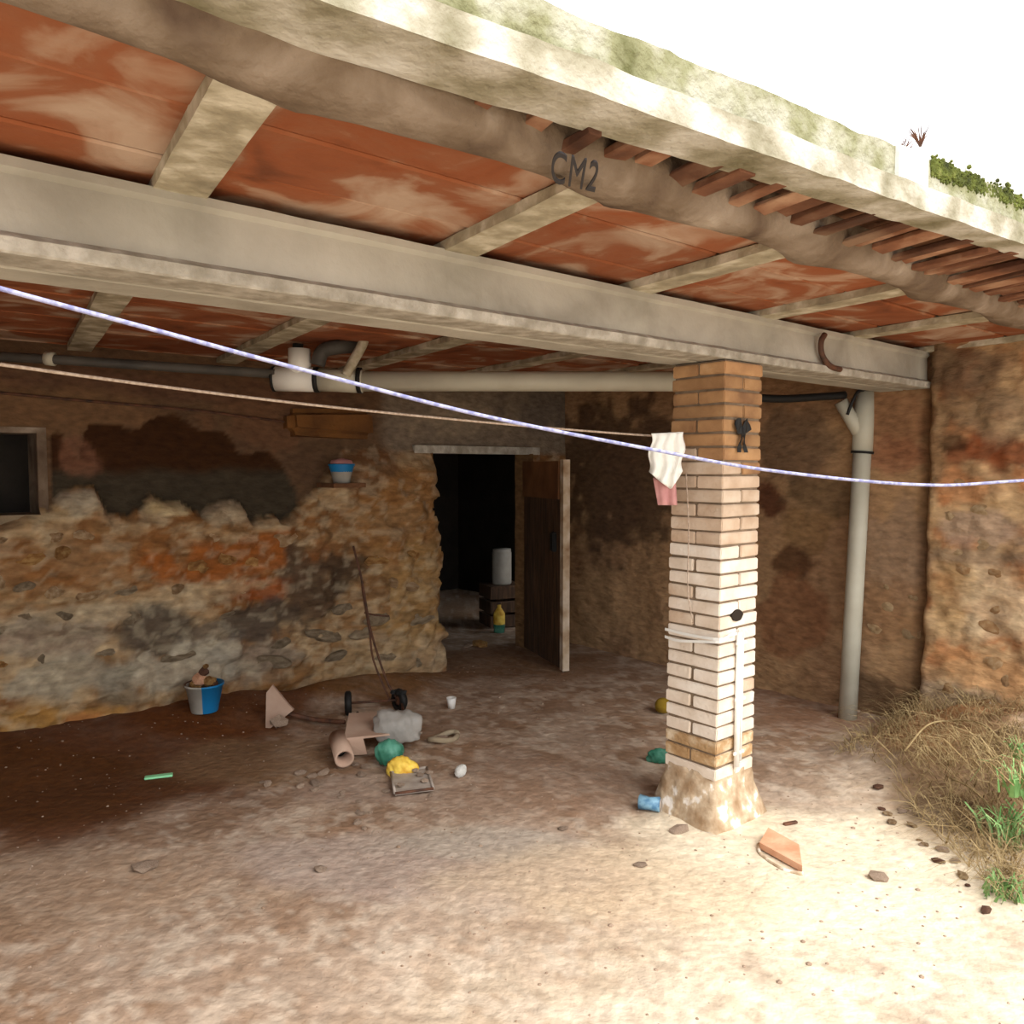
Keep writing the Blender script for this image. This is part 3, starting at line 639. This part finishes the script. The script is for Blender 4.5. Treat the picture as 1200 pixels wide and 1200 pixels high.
o = mo('bow', vs, fs, M['black'], mk); sm = o.modifiers.new('s', 'SOLIDIFY'); sm.thickness = .003
# strap
zs_ = onback(848, 749, 0)[1]; st = thing('white_strap', B(0, .0, zs_), 'white plastic strap tied around the middle of the brick pillar', 'strap')
for tbl in (((-.009, .286, .000), (-.012, .14, -.004), (-.010, -.012, .002), (.06, -.014, .012), (.1, -.020, .014)), ((-.009, .286, -.035), (-.018, .20, -.038), (-.016, .08, -.022), (-.010, -.012, -.008), (.05, -.014, .004))):
    P = catmull([B(a, b_+lean(zs_), zs_+dz) for a, b_, dz in tbl], 4); vs = []
    for p in P: vs += [p+Vector((0, 0, -.006)), p+Vector((0, 0, .006))]
    o = mo('band', vs, [(2*i, 2*i+1, 2*i+3, 2*i+2) for i in range(len(P)-1)], M['pvc_w'], st); o.modifiers.new('s', 'SOLIDIFY').thickness = .003

# ---------------------------------------------------------------- pipes
PD = 4.46
dp = thing('drain_pipe', D(330, 445, PD), 'horizontal grey plastic drain pipe with tee fitting hung below the ceiling left of the pillar', 'pipe')
A_, B_ = D(422, 447, PD), D(806, 447, PD)
tube('pipe', [A_, (A_+B_)/2, B_], .055, M['pvc'], dp, 20)
tube('socket', [D(374, 445, PD), D(425, 447, PD)], .064, M['pvc'], dp, 20)
tube('seal_ring', [D(419, 446, PD), D(424, 446, PD)], .072, M['black'], dp, 20)
tube('tee_fitting', [D(323, 444, PD), D(370, 445, PD)], .068, M['pvc_w'], dp, 20)
tube('tee_branch', [D(351, 444, PD), D(351, 409, PD)], .062, M['pvc_w'], dp, 20)
tube('branch_cap', [D(349, 407, PD), D(349, 403, PD)], .03, M['black'], dp, 14)
tube('seal_ring', [D(369, 445, PD), D(374, 445, PD)], .072, M['black'], dp, 20)
tube('seal_ring', [D(320, 444, PD), D(323, 444, PD)], .072, M['black'], dp, 20)
tube('inlet_spout', catmull([D(405, 440, PD-.06), D(413, 425, PD-.05), D(424, 405, PD-.02), D(428, 392, PD)], 4), .028, M['joist'], dp, 12)
tube('dark_elbow', catmull([D(372, 428, PD-.02), D(378, 412, PD-.02), D(395, 407, PD-.02), D(420, 405, PD+.1)], 4), .04, M['darkpipe'], dp, 12)
gp = thing('grey_pipe', D(0, 418, 4.2), 'thin dark grey pipe running from the left edge below the ceiling to the white tee', 'pipe')
tube('pipe', [D(-60, 415, 4.16), D(60, 421, 4.2), D(322, 438, 4.42)], .026, M['darkpipe'], gp, 12)
tube('joint', [D(54, 420, 4.2), D(64, 421, 4.2)], .036, M['pvc'], gp, 12)
bh_ = tube('black_hose', catmull([D(806, 456, 4.6), D(900, 467, 4.8), D(960, 465, 4.93), D(990, 463, 4.98)], 6), .024, M['black'], None, 12)
tag(bh_, 'black hose running right from behind the pillar to the top of the upright pipe', 'hose')
wp = thing('wall_cable', B(-2, 3.0, 2.0), 'dark cable clipped along the top of the brown plastered back wall', 'cable')
tube('cable', [B(*((lambda q: (q[0], WB-.012, q[1]))(onback(x, y)))) for x, y in ((-60, 455), (100, 470), (230, 481), (330, 494), (372, 502))], .008, M['iron'], wp, 8)
dw = G(993, 842); tp = D(1014, 464, 5.0)
vp = thing('downpipe', dw, 'upright pale grey plastic downpipe leaning by the end wall', 'pipe')
tube('pipe', [dw+Vector((0, 0, -.03)), dw.lerp(tp, .5), tp], .054, M['pvc'], vp, 20)
q1 = dw.lerp(tp, .82)
tube('socket', [q1, tp+Vector((0, 0, .02))], .061, M['pvc'], vp, 20)
tube('seal_ring', [q1, q1+Vector((.001, 0, .014))], .067, M['black'], vp, 20)
tube('branch', [q1.lerp(tp, .25), q1.lerp(tp, .85)+Vector((-.15, .0, .02))], .042, M['pvc'], vp, 16)
tube('wire', catmull([tp+Vector((-.13, -.05, -.12)), tp+Vector((-.1, -.06, -.03)), tp+Vector((-.05, -.05, .03)), tp+Vector((.09, -.03, .015))], 5), .01, M['black'], vp, 8)

# ---------------------------------------------------------------- clotheslines and cloths
rp_ = [(-500, 180, .72), (-200, 280, .86), (0, 338, 1.0), (190, 389, 1.12), (380, 440, 1.25), (570, 488, 1.38), (760, 526, 1.5), (900, 551, 1.6), (1075, 568, 1.7), (1200, 563, 1.8), (1500, 540, 2.05), (1800, 500, 2.3)]
tag(tube('clothesline', catmull([B(-4.7, -.004, 2.06)]+[D(*p) for p in rp_]+[B(1.97, -2.9, 1.8)], 8), .0034, M['rope'], None, 8), 'taut pale blue-white rope sagging across the whole view in front of the pillar', 'rope')
rp_ = [(-400, 372, 1.65), (0, 427, 1.9), (190, 453, 2.25), (380, 476, 2.65), (570, 495, 3.05), (700, 506, 3.33), (797, 513, 3.53)]
tag(tube('clothesline', catmull([B(-5.5, 1.35, 1.95)]+[D(*p) for p in rp_], 8), .0045, M['cord'], None, 8), 'thin beige cord running from the left edge to the white rag at the pillar', 'rope')
def cloth(name, outline_top, rows, cols, fn, mat):
    vs = [fn(i/(rows-1), j/(cols-1)) for i in range(rows) for j in range(cols)]
    o = mo(name, vs, grid(rows, cols), mat, None, True); s_ = o.modifiers.new('s', 'SOLIDIFY'); s_.thickness = .003; return o
def fwhite(a, b):
    x = 763+39*b-3*a; bot = 575-20*abs(b-.72)/.72*(1.1 if b < .72 else 0)-30*max(0, b-.72)/.28*.7; y = 508-2*b+(bot-508)*a
    return D(x+2*math.sin(9*a+b*4), y, 3.36+.014*math.sin(b*19+a*2)*(.3+a)+.03*b)
tag(cloth('hanging_rag', 0, 18, 24, fwhite, M['rag_w']), 'white cotton rag hanging over the beige cord against the pillar', 'rag')
def fpink(a, b):
    x = 765+6*a+(791-765)*b*(1-.15*a); y = 560+32*a-4*b*(1-a)
    return D(x, y, 3.41+.008*math.sin(b*12+a))
tag(cloth('hanging_rag', 0, 8, 10, fpink, M['rag_p']), 'pink rag hanging below and behind the white rag by the pillar', 'rag')
tag(tube('hanging_thread', catmull([D(804, 555, 3.42), D(807, 620, 3.43), D(806, 690, 3.45), D(812, 730, 3.46)], 5), .0022, M['cord'], None, 6), 'thin pale thread hanging down the shaded face of the pillar', 'thread')

# ---------------------------------------------------------------- open door
Hh = B(DK1-.02, WB-.02); E = G(662, 788); dv = (E-Hh); dv.z = 0; Ld = dv.length; dd = dv.normalized(); nn = Vector((-dd.y, dd.x, 0))
if nn.dot(Vector((0, -1, 0))) < 0: nn = -nn
door = mo('door_1', *boxv([Hh+dd*a+nn*b+Vector((0, 0, z)) for z in (.03, 1.60) for a, b in ((.01, -.018), (Ld-.06, -.018), (Ld-.06, .0), (.01, .0))]), M['wood']); tag(door, kind='structure')
for i in range(6):
    a0 = .01+i*(Ld-.07)/6; a1 = a0+(Ld-.07)/6-.006
    for s0, s1 in ((.0, .014), (-.032, -.018)):
        mo('plank', *boxv([Hh+dd*a+nn*b+Vector((0, 0, z)) for z in (.02, 1.60) for a, b in ((a0, s0), (a1, s0), (a1, s1), (a0, s1))]), M['wood'], door)
mo('edge_strip', *boxv([Hh+dd*a+nn*b+Vector((0, 0, z)) for z in (.01, 1.61) for a, b in ((Ld-.06, -.036), (Ld, -.036), (Ld, .018), (Ld-.06, .018))]), M['wood_p'], door)
for sd in (.014, -.05):
    mo('top_panel', *boxv([Hh+dd*a+nn*b+Vector((0, 0, z)) for z in (1.31, 1.60) for a, b in ((.02, sd), (Ld-.07, sd), (Ld-.07, sd+.018), (.02, sd+.018))]), M['wood_o'], door)
    p = Hh+dd*(Ld-.17)+nn*(sd+.006); o = bmo('lock', bbox(.075, .05, .15, .01, 2), M['black'], door); o.matrix_parent_inverse = Matrix()
    o.matrix_world = Matrix.Translation(p+Vector((0, 0, .98))) @ Matrix.Rotation(math.atan2(dd.y, dd.x), 4, 'Z')

# ---------------------------------------------------------------- inside the dark room
q = G(585, 741); q = Vector((q.x, q.y, 0))
cr = thing('crate', q+Vector((.02, .35, 0)), 'dark wooden crate under the white canister in the dark room', 'crate', rz=.4)
cz_ = D(585, 684, q.y+.35).z
for i, (a, b_, sx_, sy_) in enumerate(((-.17, 0, .02, .3), (.17, 0, .02, .3), (0, -.15, .36, .02), (0, .15, .36, .02))):
    for j in range(3):
        o = bmo('slat', bbox(sx_, sy_, cz_/3-.025, .003), M['wood'], cr); o.matrix_parent_inverse = Matrix(); o.location = (a, b_, (j+.5)*cz_/3)
o = bmo('lid', bbox(.36, .32, .02, .003), M['wood'], cr); o.matrix_parent_inverse = Matrix(); o.location = (0, 0, cz_-.01)
cn_ = thing('canister', q+Vector((.02, .35, cz_)), 'white cylindrical canister seen through the dark doorway', 'canister')
mo('body', *lathe([(0, 0), (.088, 0), (.095, .01), (.095, .31), (.085, .325)], 24, q+Vector((.02, .35, cz_))), M['dusty_w'], cn_, True)
mo('lid', *lathe([(.09, .318), (.09, .345), (0, .345)], 24, q+Vector((.02, .35, cz_))), M['dusty_w'], cn_, True)
bo = thing('bottle', q, 'yellow bottle with teal base on the floor below the white canister', 'bottle')
mo('body', *lathe([(0, 0), (.05, .002), (.055, .08)], 16, q), M['green'], bo, True)
mo('upper_body', *lathe([(.055, .08), (.055, .18), (.03, .22), (.018, .235), (.018, .26), (0, .26)], 16, q), M['yellow'], bo, True)
rbm = [stone_mesh('rubble', M['rubble'], i*3, .6, 1, .4) for i in range(5)]
def chunk(px, py, s, label, group=None, mat=None, name='rubble_chunk', flat=.7, me=None):
    p = GZ(px, py); p.z += s*.28*flat
    m_ = me or random.choice(rbm)
    if mat: m_ = stone_mesh('rubble', mat, px*.37, .6, 1, .4)
    o = link(name, m_); o.location = p; o.scale = (s, s*random.uniform(.7, 1.1), s*random.uniform(.7, 1)*flat); o.rotation_euler = (random.uniform(-.2, .2), random.uniform(-.2, .2), random.uniform(0, 6.28))
    return tag(o, label, 'rubble', group)
chunk(562, 757, .1, 'ochre rubble heap on the threshold of the dark doorway', mat=M['stone_o'], flat=.7); chunk(548, 758, .05, 'small pale stone beside the ochre rubble in the doorway')

# ---------------------------------------------------------------- buckets
def bucket(name, p, r0, r1, h, mats, label, n=28, split=(.0, 3.4)):
    t = thing(name, p, label, 'bucket')
    o = mo('body', *lathe([(0, 0), (r0, 0), (r0+.002, .004), (r1, h), (r1+.006, h), (r1+.006, h-.012), (r1-.003, h-.012), (r1-.006, h-.003), (r0-.006, .01), (0, .01)], n, p), M['greybag'], t, True)
    me = o.data; me.materials.clear(); [me.materials.append(M[m_]) for m_ in mats]
    return t, o
p = GZ(240, 831); p += Vector((.0, 0, -.01))
t, o = bucket('paint_bucket', p, .075, .108, .17, ['dusty_w', 'blue', 'iron'], 'blue and white plastic tub with dried plant remains at the foot of the left wall')
for f in o.data.polygons:
    cx_ = sum((o.data.vertices[i].co.x for i in f.vertices))/len(f.vertices)-p.x; f.material_index = 1 if cx_ > .018 else (2 if cx_ < -.085 else 0)
for i, (dx, dz, s) in enumerate(((-.03, .19, .05), (.03, .18, .045), (0, .235, .035), (-.05, .16, .04), (.06, .165, .03), (.012, .27, .022))):
    mm = link('dry_clod', stone_mesh('clod', M['terracotta'] if i in (0,) else M['stone_o'] if i % 2 else M['iron'], i, .8, 1, .6), t); mm.matrix_parent_inverse = Matrix(); mm.location = (dx, 0, dz); mm.scale = (s, s, s)
# light tub stuck on the pier
k, z = onback(402, 566, 2.9); p = B(k, 2.92, z)
t, o = bucket('wall_tub', p, .055, .085, .13, ['dusty_w', 'blue', 'rag_p'], 'small white tub with blue rim and pink cap on the ledge left of the doorway')
for f in o.data.polygons:
    cz_ = sum((o.data.vertices[i].co.z for i in f.vertices))/len(f.vertices)-p.z; f.material_index = 1 if cz_ > .1 else 0
mo('blue_band', *lathe([(.073, .075), (.0885, .128)], 24, p), M['blue'], t, True); mo('lid', *lathe([(.08, .133), (.07, .155), (0, .17)], 20, p), M['rag_p'], t, True)
mo('ledge', *kbox(k-.12, k+.12, 2.8, 3.05, z-.03, z), M['wall'], wall_back, cols=np.zeros((8, 3))+np.array(lin('6a4a33')))

# ---------------------------------------------------------------- hand cart and its load
cart0 = GZ(440, 885)
ct = thing('hand_cart', cart0, 'rusty two-wheeled hand cart with thin upright handles standing by the left wall', 'cart')
sx = lambda px, py, z=0.: G(px, py, z)
pA, pB_, pC, pD = sx(409, 838, .14), sx(478, 836, .12), sx(458, 862, .11), sx(403, 868, .11)
mo('deck', *boxv([pD, pC, pB_, pA]+[q_+Vector((0, 0, .012)) for q_ in (pD, pC, pB_, pA)]), M['cardboard'], ct)
mo('side_panel', *boxv([G(404, 886, .02), G(430, 884, .02), pD.lerp(pC, .4), pD]+[q_+Vector((0, .012, 0)) for q_ in (G(404, 886, .02), G(430, 884, .02), pD.lerp(pC, .4), pD)]), M['cardboard'], ct)
def wheel(c_, r, wd, axis, parent):
    n = 22; prof = [(r*.55, -wd*.5), (r*.86, -wd*.5), (r, -wd*.25), (r, wd*.25), (r*.86, wd*.5), (r*.55, wd*.5), (r*.55, -wd*.5)]
    R_ = axis.to_track_quat('Z', 'Y').to_matrix().to_4x4(); T_ = Matrix.Translation(c_) @ R_
    vs, fs = lathe(prof, n); o = mo('wheel', [T_ @ q_ for q_ in vs], fs, M['black'], parent, True)
    vs, fs = lathe([(0, -wd*.4), (r*.3, -wd*.4), (r*.56, -wd*.15), (r*.56, wd*.15), (r*.3, wd*.4), (0, wd*.4)], 14); mo('hub', [T_ @ q_ for q_ in vs], fs, M['iron'], o, True)
c1 = GZ(408, 838); c1.z += .075; wheel(c1, .075, .04, Vector((1, .25, 0)), ct)
c2 = GZ(468, 833); c2.z += .07; wheel(c2, .072, .045, Vector((.75, .65, 0)), ct)
tube('axle', [c1, c2], .008, M['iron'], ct, 8)
hA = [c2+Vector((-.02, -.01, .02)), D(452, 795, c2.y), D(436, 745, c2.y), D(430, 715, c2.y), D(424, 680, c2.y+.02), D(414, 640, c2.y+.05)]
hB = [c2+Vector((-.06, 0, .0)), D(438, 775, c2.y), D(433, 740, c2.y), D(426, 700, c2.y+.02), D(424, 682, c2.y+.03)]
tube('handle', catmull(hA, 4), .0075, M['iron'], ct, 8); tube('handle', catmull(hB, 4), .0065, M['iron'], ct, 8)
tube('crossbar', [D(427, 718, c2.y), D(440, 721, c2.y), D(456, 722, c2.y)], .006, M['iron'], ct, 8)
tube('frame_rod', [c2+Vector((.01, 0, .02)), D(475, 850, 4.75), D(488, 890, 4.5)], .009, M['iron'], ct, 8)
tube('frame_rod', [G(419, 835, .12), G(428, 858, .1)], .008, M['iron'], ct, 8)
tube('cord', catmull([D(428, 860, 4.5), D(445, 857, 4.42), D(470, 857, 4.4), D(494, 859, 4.45)], 4), .008, M['cord'], ct, 8)
for dx, r in ((0, .03), (.03, .022), (-.035, .02)):
    o = link('dark_clump', stone_mesh('clump', M['black'], dx*100, .7, 1, .7), ct); o.matrix_parent_inverse = Matrix(); o.location = c2-cart0+Vector((dx, -.03, .06)); o.scale = (r, r, r)
def bag(name, px, py, rx, ry, mat, label, up=.5, seed=0, dep=.8, lift=0.):
    p = GZ(px, py+ry*.75); s = p.y/F; bm = bmesh.new(); bmesh.ops.create_icosphere(bm, subdivisions=4, radius=1)
    for q_ in bm.verts:
        c_ = q_.co.copy(); f = 1+.6*(float(fbm(c_.x*1.3+seed, c_.y*1.3, c_.z*1.3, 3))-.5)+.10*abs(math.sin(c_.x*9+seed+3*c_.z))
        q_.co = Vector((c_.x*f*rx*s, c_.y*f*ry*s*dep, max(c_.z, -.6)*f*ry*s))
    o = bmo(name, bm, mat, None, True); o.location = p+Vector((0, 0, ry*s*.6+lift)); return tag(o, label, 'bag')
bag('grey_sack', 467, 862, 29, 22, M['greybag'], 'crumpled grey plastic sack lying on the hand cart', seed=2, lift=.06)
bag('green_bag', 456, 884, 17, 17, M['green'], 'dark green plastic bag under the grey sack at the cart', seed=5, lift=.02)
bag('yellow_bag', 471, 898, 17, 14, M['yellow'], 'bright yellow plastic wrapper in front of the green bag', seed=8)
# roll
a_ = GZ(396, 892, .07); b_ = a_+Vector((.06, -.12, -.012))
rl = thing('cardboard_roll', a_, 'beige open-ended cardboard roll leaning at the left wheel of the cart', 'roll')
vs, fs = tubev([a_+Vector((-.02, .1, .02)), b_], .05, 18, False); o = mo('tube_wall', vs, fs, M['cardboard'], rl, True); o.modifiers.new('s', 'SOLIDIFY').thickness = .012
vs, fs = tubev([a_+Vector((-.01, .07, .015)), a_.lerp(b_, .3)], .03, 12, True); mo('shade_plug', vs, fs, M['black'], rl, True)  # black plug in place of the shade inside the open roll
# plate
tr = thing('metal_tray', GZ(485, 925), 'flat dented metal tray with pale crumbs in front of the yellow wrapper', 'tray')
cr_ = [GZ(463, 936, .015), GZ(508, 930, .015), GZ(500, 906, .02), GZ(458, 912, .02)]
mo('plate', *boxv(cr_+[q_+Vector((0, 0, .008)) for q_ in cr_]), M['zinc'], tr)
for i in range(4): tube('rim', [cr_[i]+Vector((0, 0, .01)), cr_[(i+1) % 4]+Vector((0, 0, .01))], .007, M['iron' if i == 0 else 'zinc'], tr, 6)
for i, (px, py) in enumerate(((492, 917), (503, 914), (498, 924), (487, 912), (470, 929))):
    o = link('crumb', rbm[i], tr); o.matrix_parent_inverse = pmat(tr).inverted(); o.location = GZ(px, py, .04); o.scale = (.022, .02, .016)
# broken plate and stick at the left
p = GZ(322, 856); bk = thing('broken_sheet', p, 'pale triangular broken sheet standing in the dirt left of the cart', 'sheet')
tri = [D(311, 858, p.y+.02), D(344, 832, p.y+.05), D(338, 826, p.y+.06), D(319, 803, p.y+.1), D(312, 812, p.y+.08)]
vs = tri+[q_+Vector((.0, .02, 0)) for q_ in tri]; n = 5
mo('sheet', vs, [tuple(range(n)), tuple(range(n, 2*n))[::-1]]+[(i, (i+1) % n, n+(i+1) % n, n+i) for i in range(n)], M['cardboard'], bk)
o = link('clod', rbm[2], bk); o.matrix_parent_inverse = pmat(bk).inverted(); o.location = D(328, 846, p.y-.02); o.scale = (.06, .04, .06)
tag(tube('dark_stick', catmull([GZ(338, 846, .05), GZ(370, 849, .03), GZ(404, 854, .04)], 4), .014, M['iron'], None, 8), 'long dark stick lying between the broken sheet and the cart', 'stick')

# ---------------------------------------------------------------- small litter
o = bmo('mint_tag', bbox(.13, .035, .012, .003), M['mint']); o.location = GZ(186, 912, .01); o.rotation_euler = (0, 0, .35); tag(o, 'small mint green plastic tag on the dirt near the left wall', 'tag')
p = GZ(529, 830); t = thing('plastic_cup', p, 'little white plastic cup on the floor right of the cart wheels', 'cup')
o = mo('cup', *lathe([(0, 0), (.022, 0), (.032, .07), (.029, .07), (.02, .008), (0, .006)], 16, p), M['pvc_w'], t, True)
o = link('white_foam', stone_mesh('foam', M['white'], 4, .8, 2, .15)); o.location = GZ(540, 910, .03); o.scale = (.03, .05, .035); o.rotation_euler = (.3, .2, -.4); tag(o, 'oval white foam piece on the floor below the grey ring', 'foam piece')
p = GZ(520, 868); t = thing('grey_ring', p, 'flattened dirty grey ring lying on the floor right of the cart', 'ring')
pts = [p+Vector((.075*math.cos(a), .055*math.sin(a)+.04*math.cos(a), .02+.01*math.sin(2*a))) for a in np.linspace(0, 6.28, 20)]; tube('ring', pts, .016, M['stone_g'], t, 8)
o = link('core', rbm[1], t); o.matrix_parent_inverse = pmat(t).inverted(); o.location = p+Vector((-.01, 0, .02)); o.scale = (.035, .03, .02)
p = GZ(777, 836); o = link('ball', stone_mesh('ball', M['ball'], 2, .95, 3, .05)); o.data.polygons.foreach_set('use_smooth', [True]*len(o.data.polygons)); o.location = p+Vector((0, 0, .05)); o.scale = (.052, .062, .052); tag(o, 'dirty ochre ball on the floor left of the pillar', 'ball')
bag('green_rag', 774, 886, 15, 9, M['green'], 'crumpled green plastic scrap beside the foot of the pillar', seed=14)
p = GZ(761, 950); t = thing('blue_can', p, 'crushed dull blue can lying left of the pillar foot', 'can')
ax = Vector((1, -.35, 0)).normalized(); vs, fs = tubev([p+ax*(-.05)+Vector((0, 0, .036)), p+ax*(-.046)+Vector((0, 0, .036)), p+Vector((0, 0, .034)), p+ax*.046+Vector((0, 0, .036)), p+ax*.05+Vector((0, 0, .036))], [.026, .034, .029, .034, .026], 18); mo('can_body', vs, fs, M['blue_d'], t, True)
o = mo('can_end', *tubev([p+ax*.05+Vector((0, 0, .036)), p+ax*.053+Vector((0, 0, .036))], .027, 16), M['zinc'], t, True)
# terracotta slab by the pillar
sl = thing('clay_slab', GZ(915, 1002), 'broken pinkish terracotta slab lying on the bright ground right of the pillar', 'slab')
cc = [GZ(890, 996, .006), GZ(940, 1024, .006), GZ(936, 1000, .012), GZ(900, 982, .02)]
mo('slab', *boxv(cc+[q_+Vector((0, 0, .026)) for q_ in cc]), M['terracotta'], sl)
tube('broken_edge', catmull([GZ(889, 992, .01), GZ(892, 1002, .0), GZ(915, 1018, .0), GZ(941, 1026, .006)], 4), .008, M['render'], sl, 6)
o = bmo('wood_chip', bbox(.07, .018, .012, .003, 1, .003), M['iron']); o.location = GZ(926, 966, .006); o.rotation_euler = (0, 0, .3); tag(o, 'thin dark wood chip on the pale ground behind the terracotta slab', 'wood chip')
for (px, py, s, lb) in [(170, 1018, .055, 'pale hollow lump on the dirt floor near the lower left'), (375, 1020, .03, 'white lump on the dirt floor in the lower middle left'), (750, 1015, .03, 'small dark stone on the pale ground left of the pillar foot'),
                        (1003, 835, .03, 'tiny white stone at the foot of the downpipe'), (660, 972, .028, 'whitish pebble on the floor between cart and pillar'), (1030, 1030, .045, 'brown clod on the bright ground near the bottom right'), (795, 975, .05, 'whitish plaster lump fallen at the left corner of the pillar foot')]: chunk(px, py, s, lb)
for i in range(15):
    chunk(random.gauss(378, 32), random.gauss(915, 13), random.uniform(.015, .04), 'pale rubble chunk in the scatter on the floor left of the yellow wrapper', 'rubble scatter left of the yellow wrapper')
for i in range(10):
    chunk(random.gauss(430, 36), random.gauss(945, 12), random.uniform(.012, .03), 'small pinkish rubble crumb on the floor in front of the metal tray', 'rubble crumbs in front of the tray')
for i in range(16):
    x = random.uniform(1025, 1160); chunk(x, 915+(x-1018)/1.05+random.uniform(-12, 26), random.uniform(.012, .034), 'small clod of earth at the edge of the dry grass', 'earth clods by the dry grass', mat=M[random.choice(['rubble', 'stone', 'iron'])])
vs, fs = [], []
ic = bmesh.new(); bmesh.ops.create_icosphere(ic, subdivisions=1, radius=1); iv = [q_.co.copy() for q_ in ic.verts]; if_ = [[w_.index for w_ in f.verts] for f in ic.faces]; ic.free()
for i in range(1500):
    x, y = random.uniform(-3, 3), random.uniform(2.1, 6.2); k, w = KW((x, y))
    if w > 2.95 or k > 1.85: continue
    s = random.uniform(.002, .007)*(1.6 if random.random() < .06 else 1); z = gz((x, y)) if i < 0 else 0
    n0 = len(vs); vs += [(x+q_.x*s, y+q_.y*s, q_.z*s*.7) for q_ in iv]; fs += [tuple(j+n0 for j in f) for f in if_]
arr = np.array(vs); hh, _, _ = gheight(arr[:, 0], arr[:, 1]); arr[:, 2] += hh
tag(mo('gravel', arr.tolist(), fs, M['grit']), 'scattered fine pale grit and crumbs over the dirt floor', 'gravel', kind='stuff')

# ---------------------------------------------------------------- vegetation
def blades(n, fn, wd, seg=4):
    vs, fs = [], []
    for i in range(n):
        P, wdx = fn(); n0 = len(vs)
        sd = Vector((random.uniform(-1, 1), random.uniform(-1, 1), random.uniform(-.2, .2))).normalized()
        for j, p in enumerate(P):
            ww = wd*wdx*(1-j/(len(P)-.6)); vs += [p-sd*ww, p+sd*ww]
        for j in range(len(P)-1): a = n0+2*j; fs.append((a, a+1, a+3, a+2))
    return vs, fs
def dry():
    px = random.triangular(1020, 1230, 1180); py = random.uniform(865, 1060)
    while px < 1018+max(0, py-905)*1.05: px = random.uniform(1020, 1240)
    if random.random() < .5:
        p = B(random.uniform(1.15, 1.97), random.uniform(-1.1, .12)); p.z = gz(p)
    else: p = GZ(px, py)
    a = random.uniform(0, 6.28); l = random.uniform(.06, .24)*(1.5 if random.random() < .1 else 1); d_ = Vector((math.cos(a)-.5, math.sin(a)-.1, 0))*l*.8
    return [p, p+d_*.3+Vector((0, 0, l*.35)), p+d_*.7+Vector((0, 0, l*.42)), p+d_*1.15+Vector((0, 0, l*.22))], random.uniform(.6, 1.2)
vs, fs = blades(3000, dry, .0024)
tag(mo('dry_grass', vs, fs, M['dry']), 'tangle of straw-coloured dry grass on the mound at the lower right', 'grass', kind='stuff')
for i, (pts, lb) in enumerate([([(1060, 880), (1085, 862), (1110, 856), (1150, 860), (1185, 880)], 'long arching dry stem over the top of the grass mound'), ([(1110, 910), (1135, 935), (1165, 965), (1190, 1005)], 'long pale dry stem lying diagonally across the grass mound')]):
    P = [GZ(x, y, .05 if 0 < j < len(pts)-1 else .0) for j, (x, y) in enumerate(pts)]
    tag(tube('dry_stalk', catmull(P, 5), .005, M['dry'], None, 6), lb, 'stem')
for i, (px, py, s, n, lb) in enumerate([(1188, 985, .20, 80, 'green weed clump at the right edge, lower one in front'), (1205, 930, .20, 60, 'green weed clump at the right edge behind the lower clump'), (1175, 1050, .13, 50, 'yellow-green grass tuft in the bottom right corner'), (1195, 885, .12, 30, 'small green tuft at the right edge by the foot of the stone wall')]):
    p = GZ(px, py)
    def gr():
        a = random.uniform(0, 6.28); l = s*random.uniform(.5, 1); d_ = Vector((math.cos(a), math.sin(a), 0))*l*random.uniform(.3, .9); b0 = p+Vector((random.gauss(0, s*.25), random.gauss(0, s*.25), -.01))
        return [b0, b0+d_*.3+Vector((0, 0, l*.5)), b0+d_*.7+Vector((0, 0, l*.75)), b0+d_+Vector((0, 0, l*.7))], random.uniform(.7, 1.5)
    vs, fs = blades(n, gr, .006); tag(mo('green_weed', vs, fs, M['leaf']), lb, 'weed')
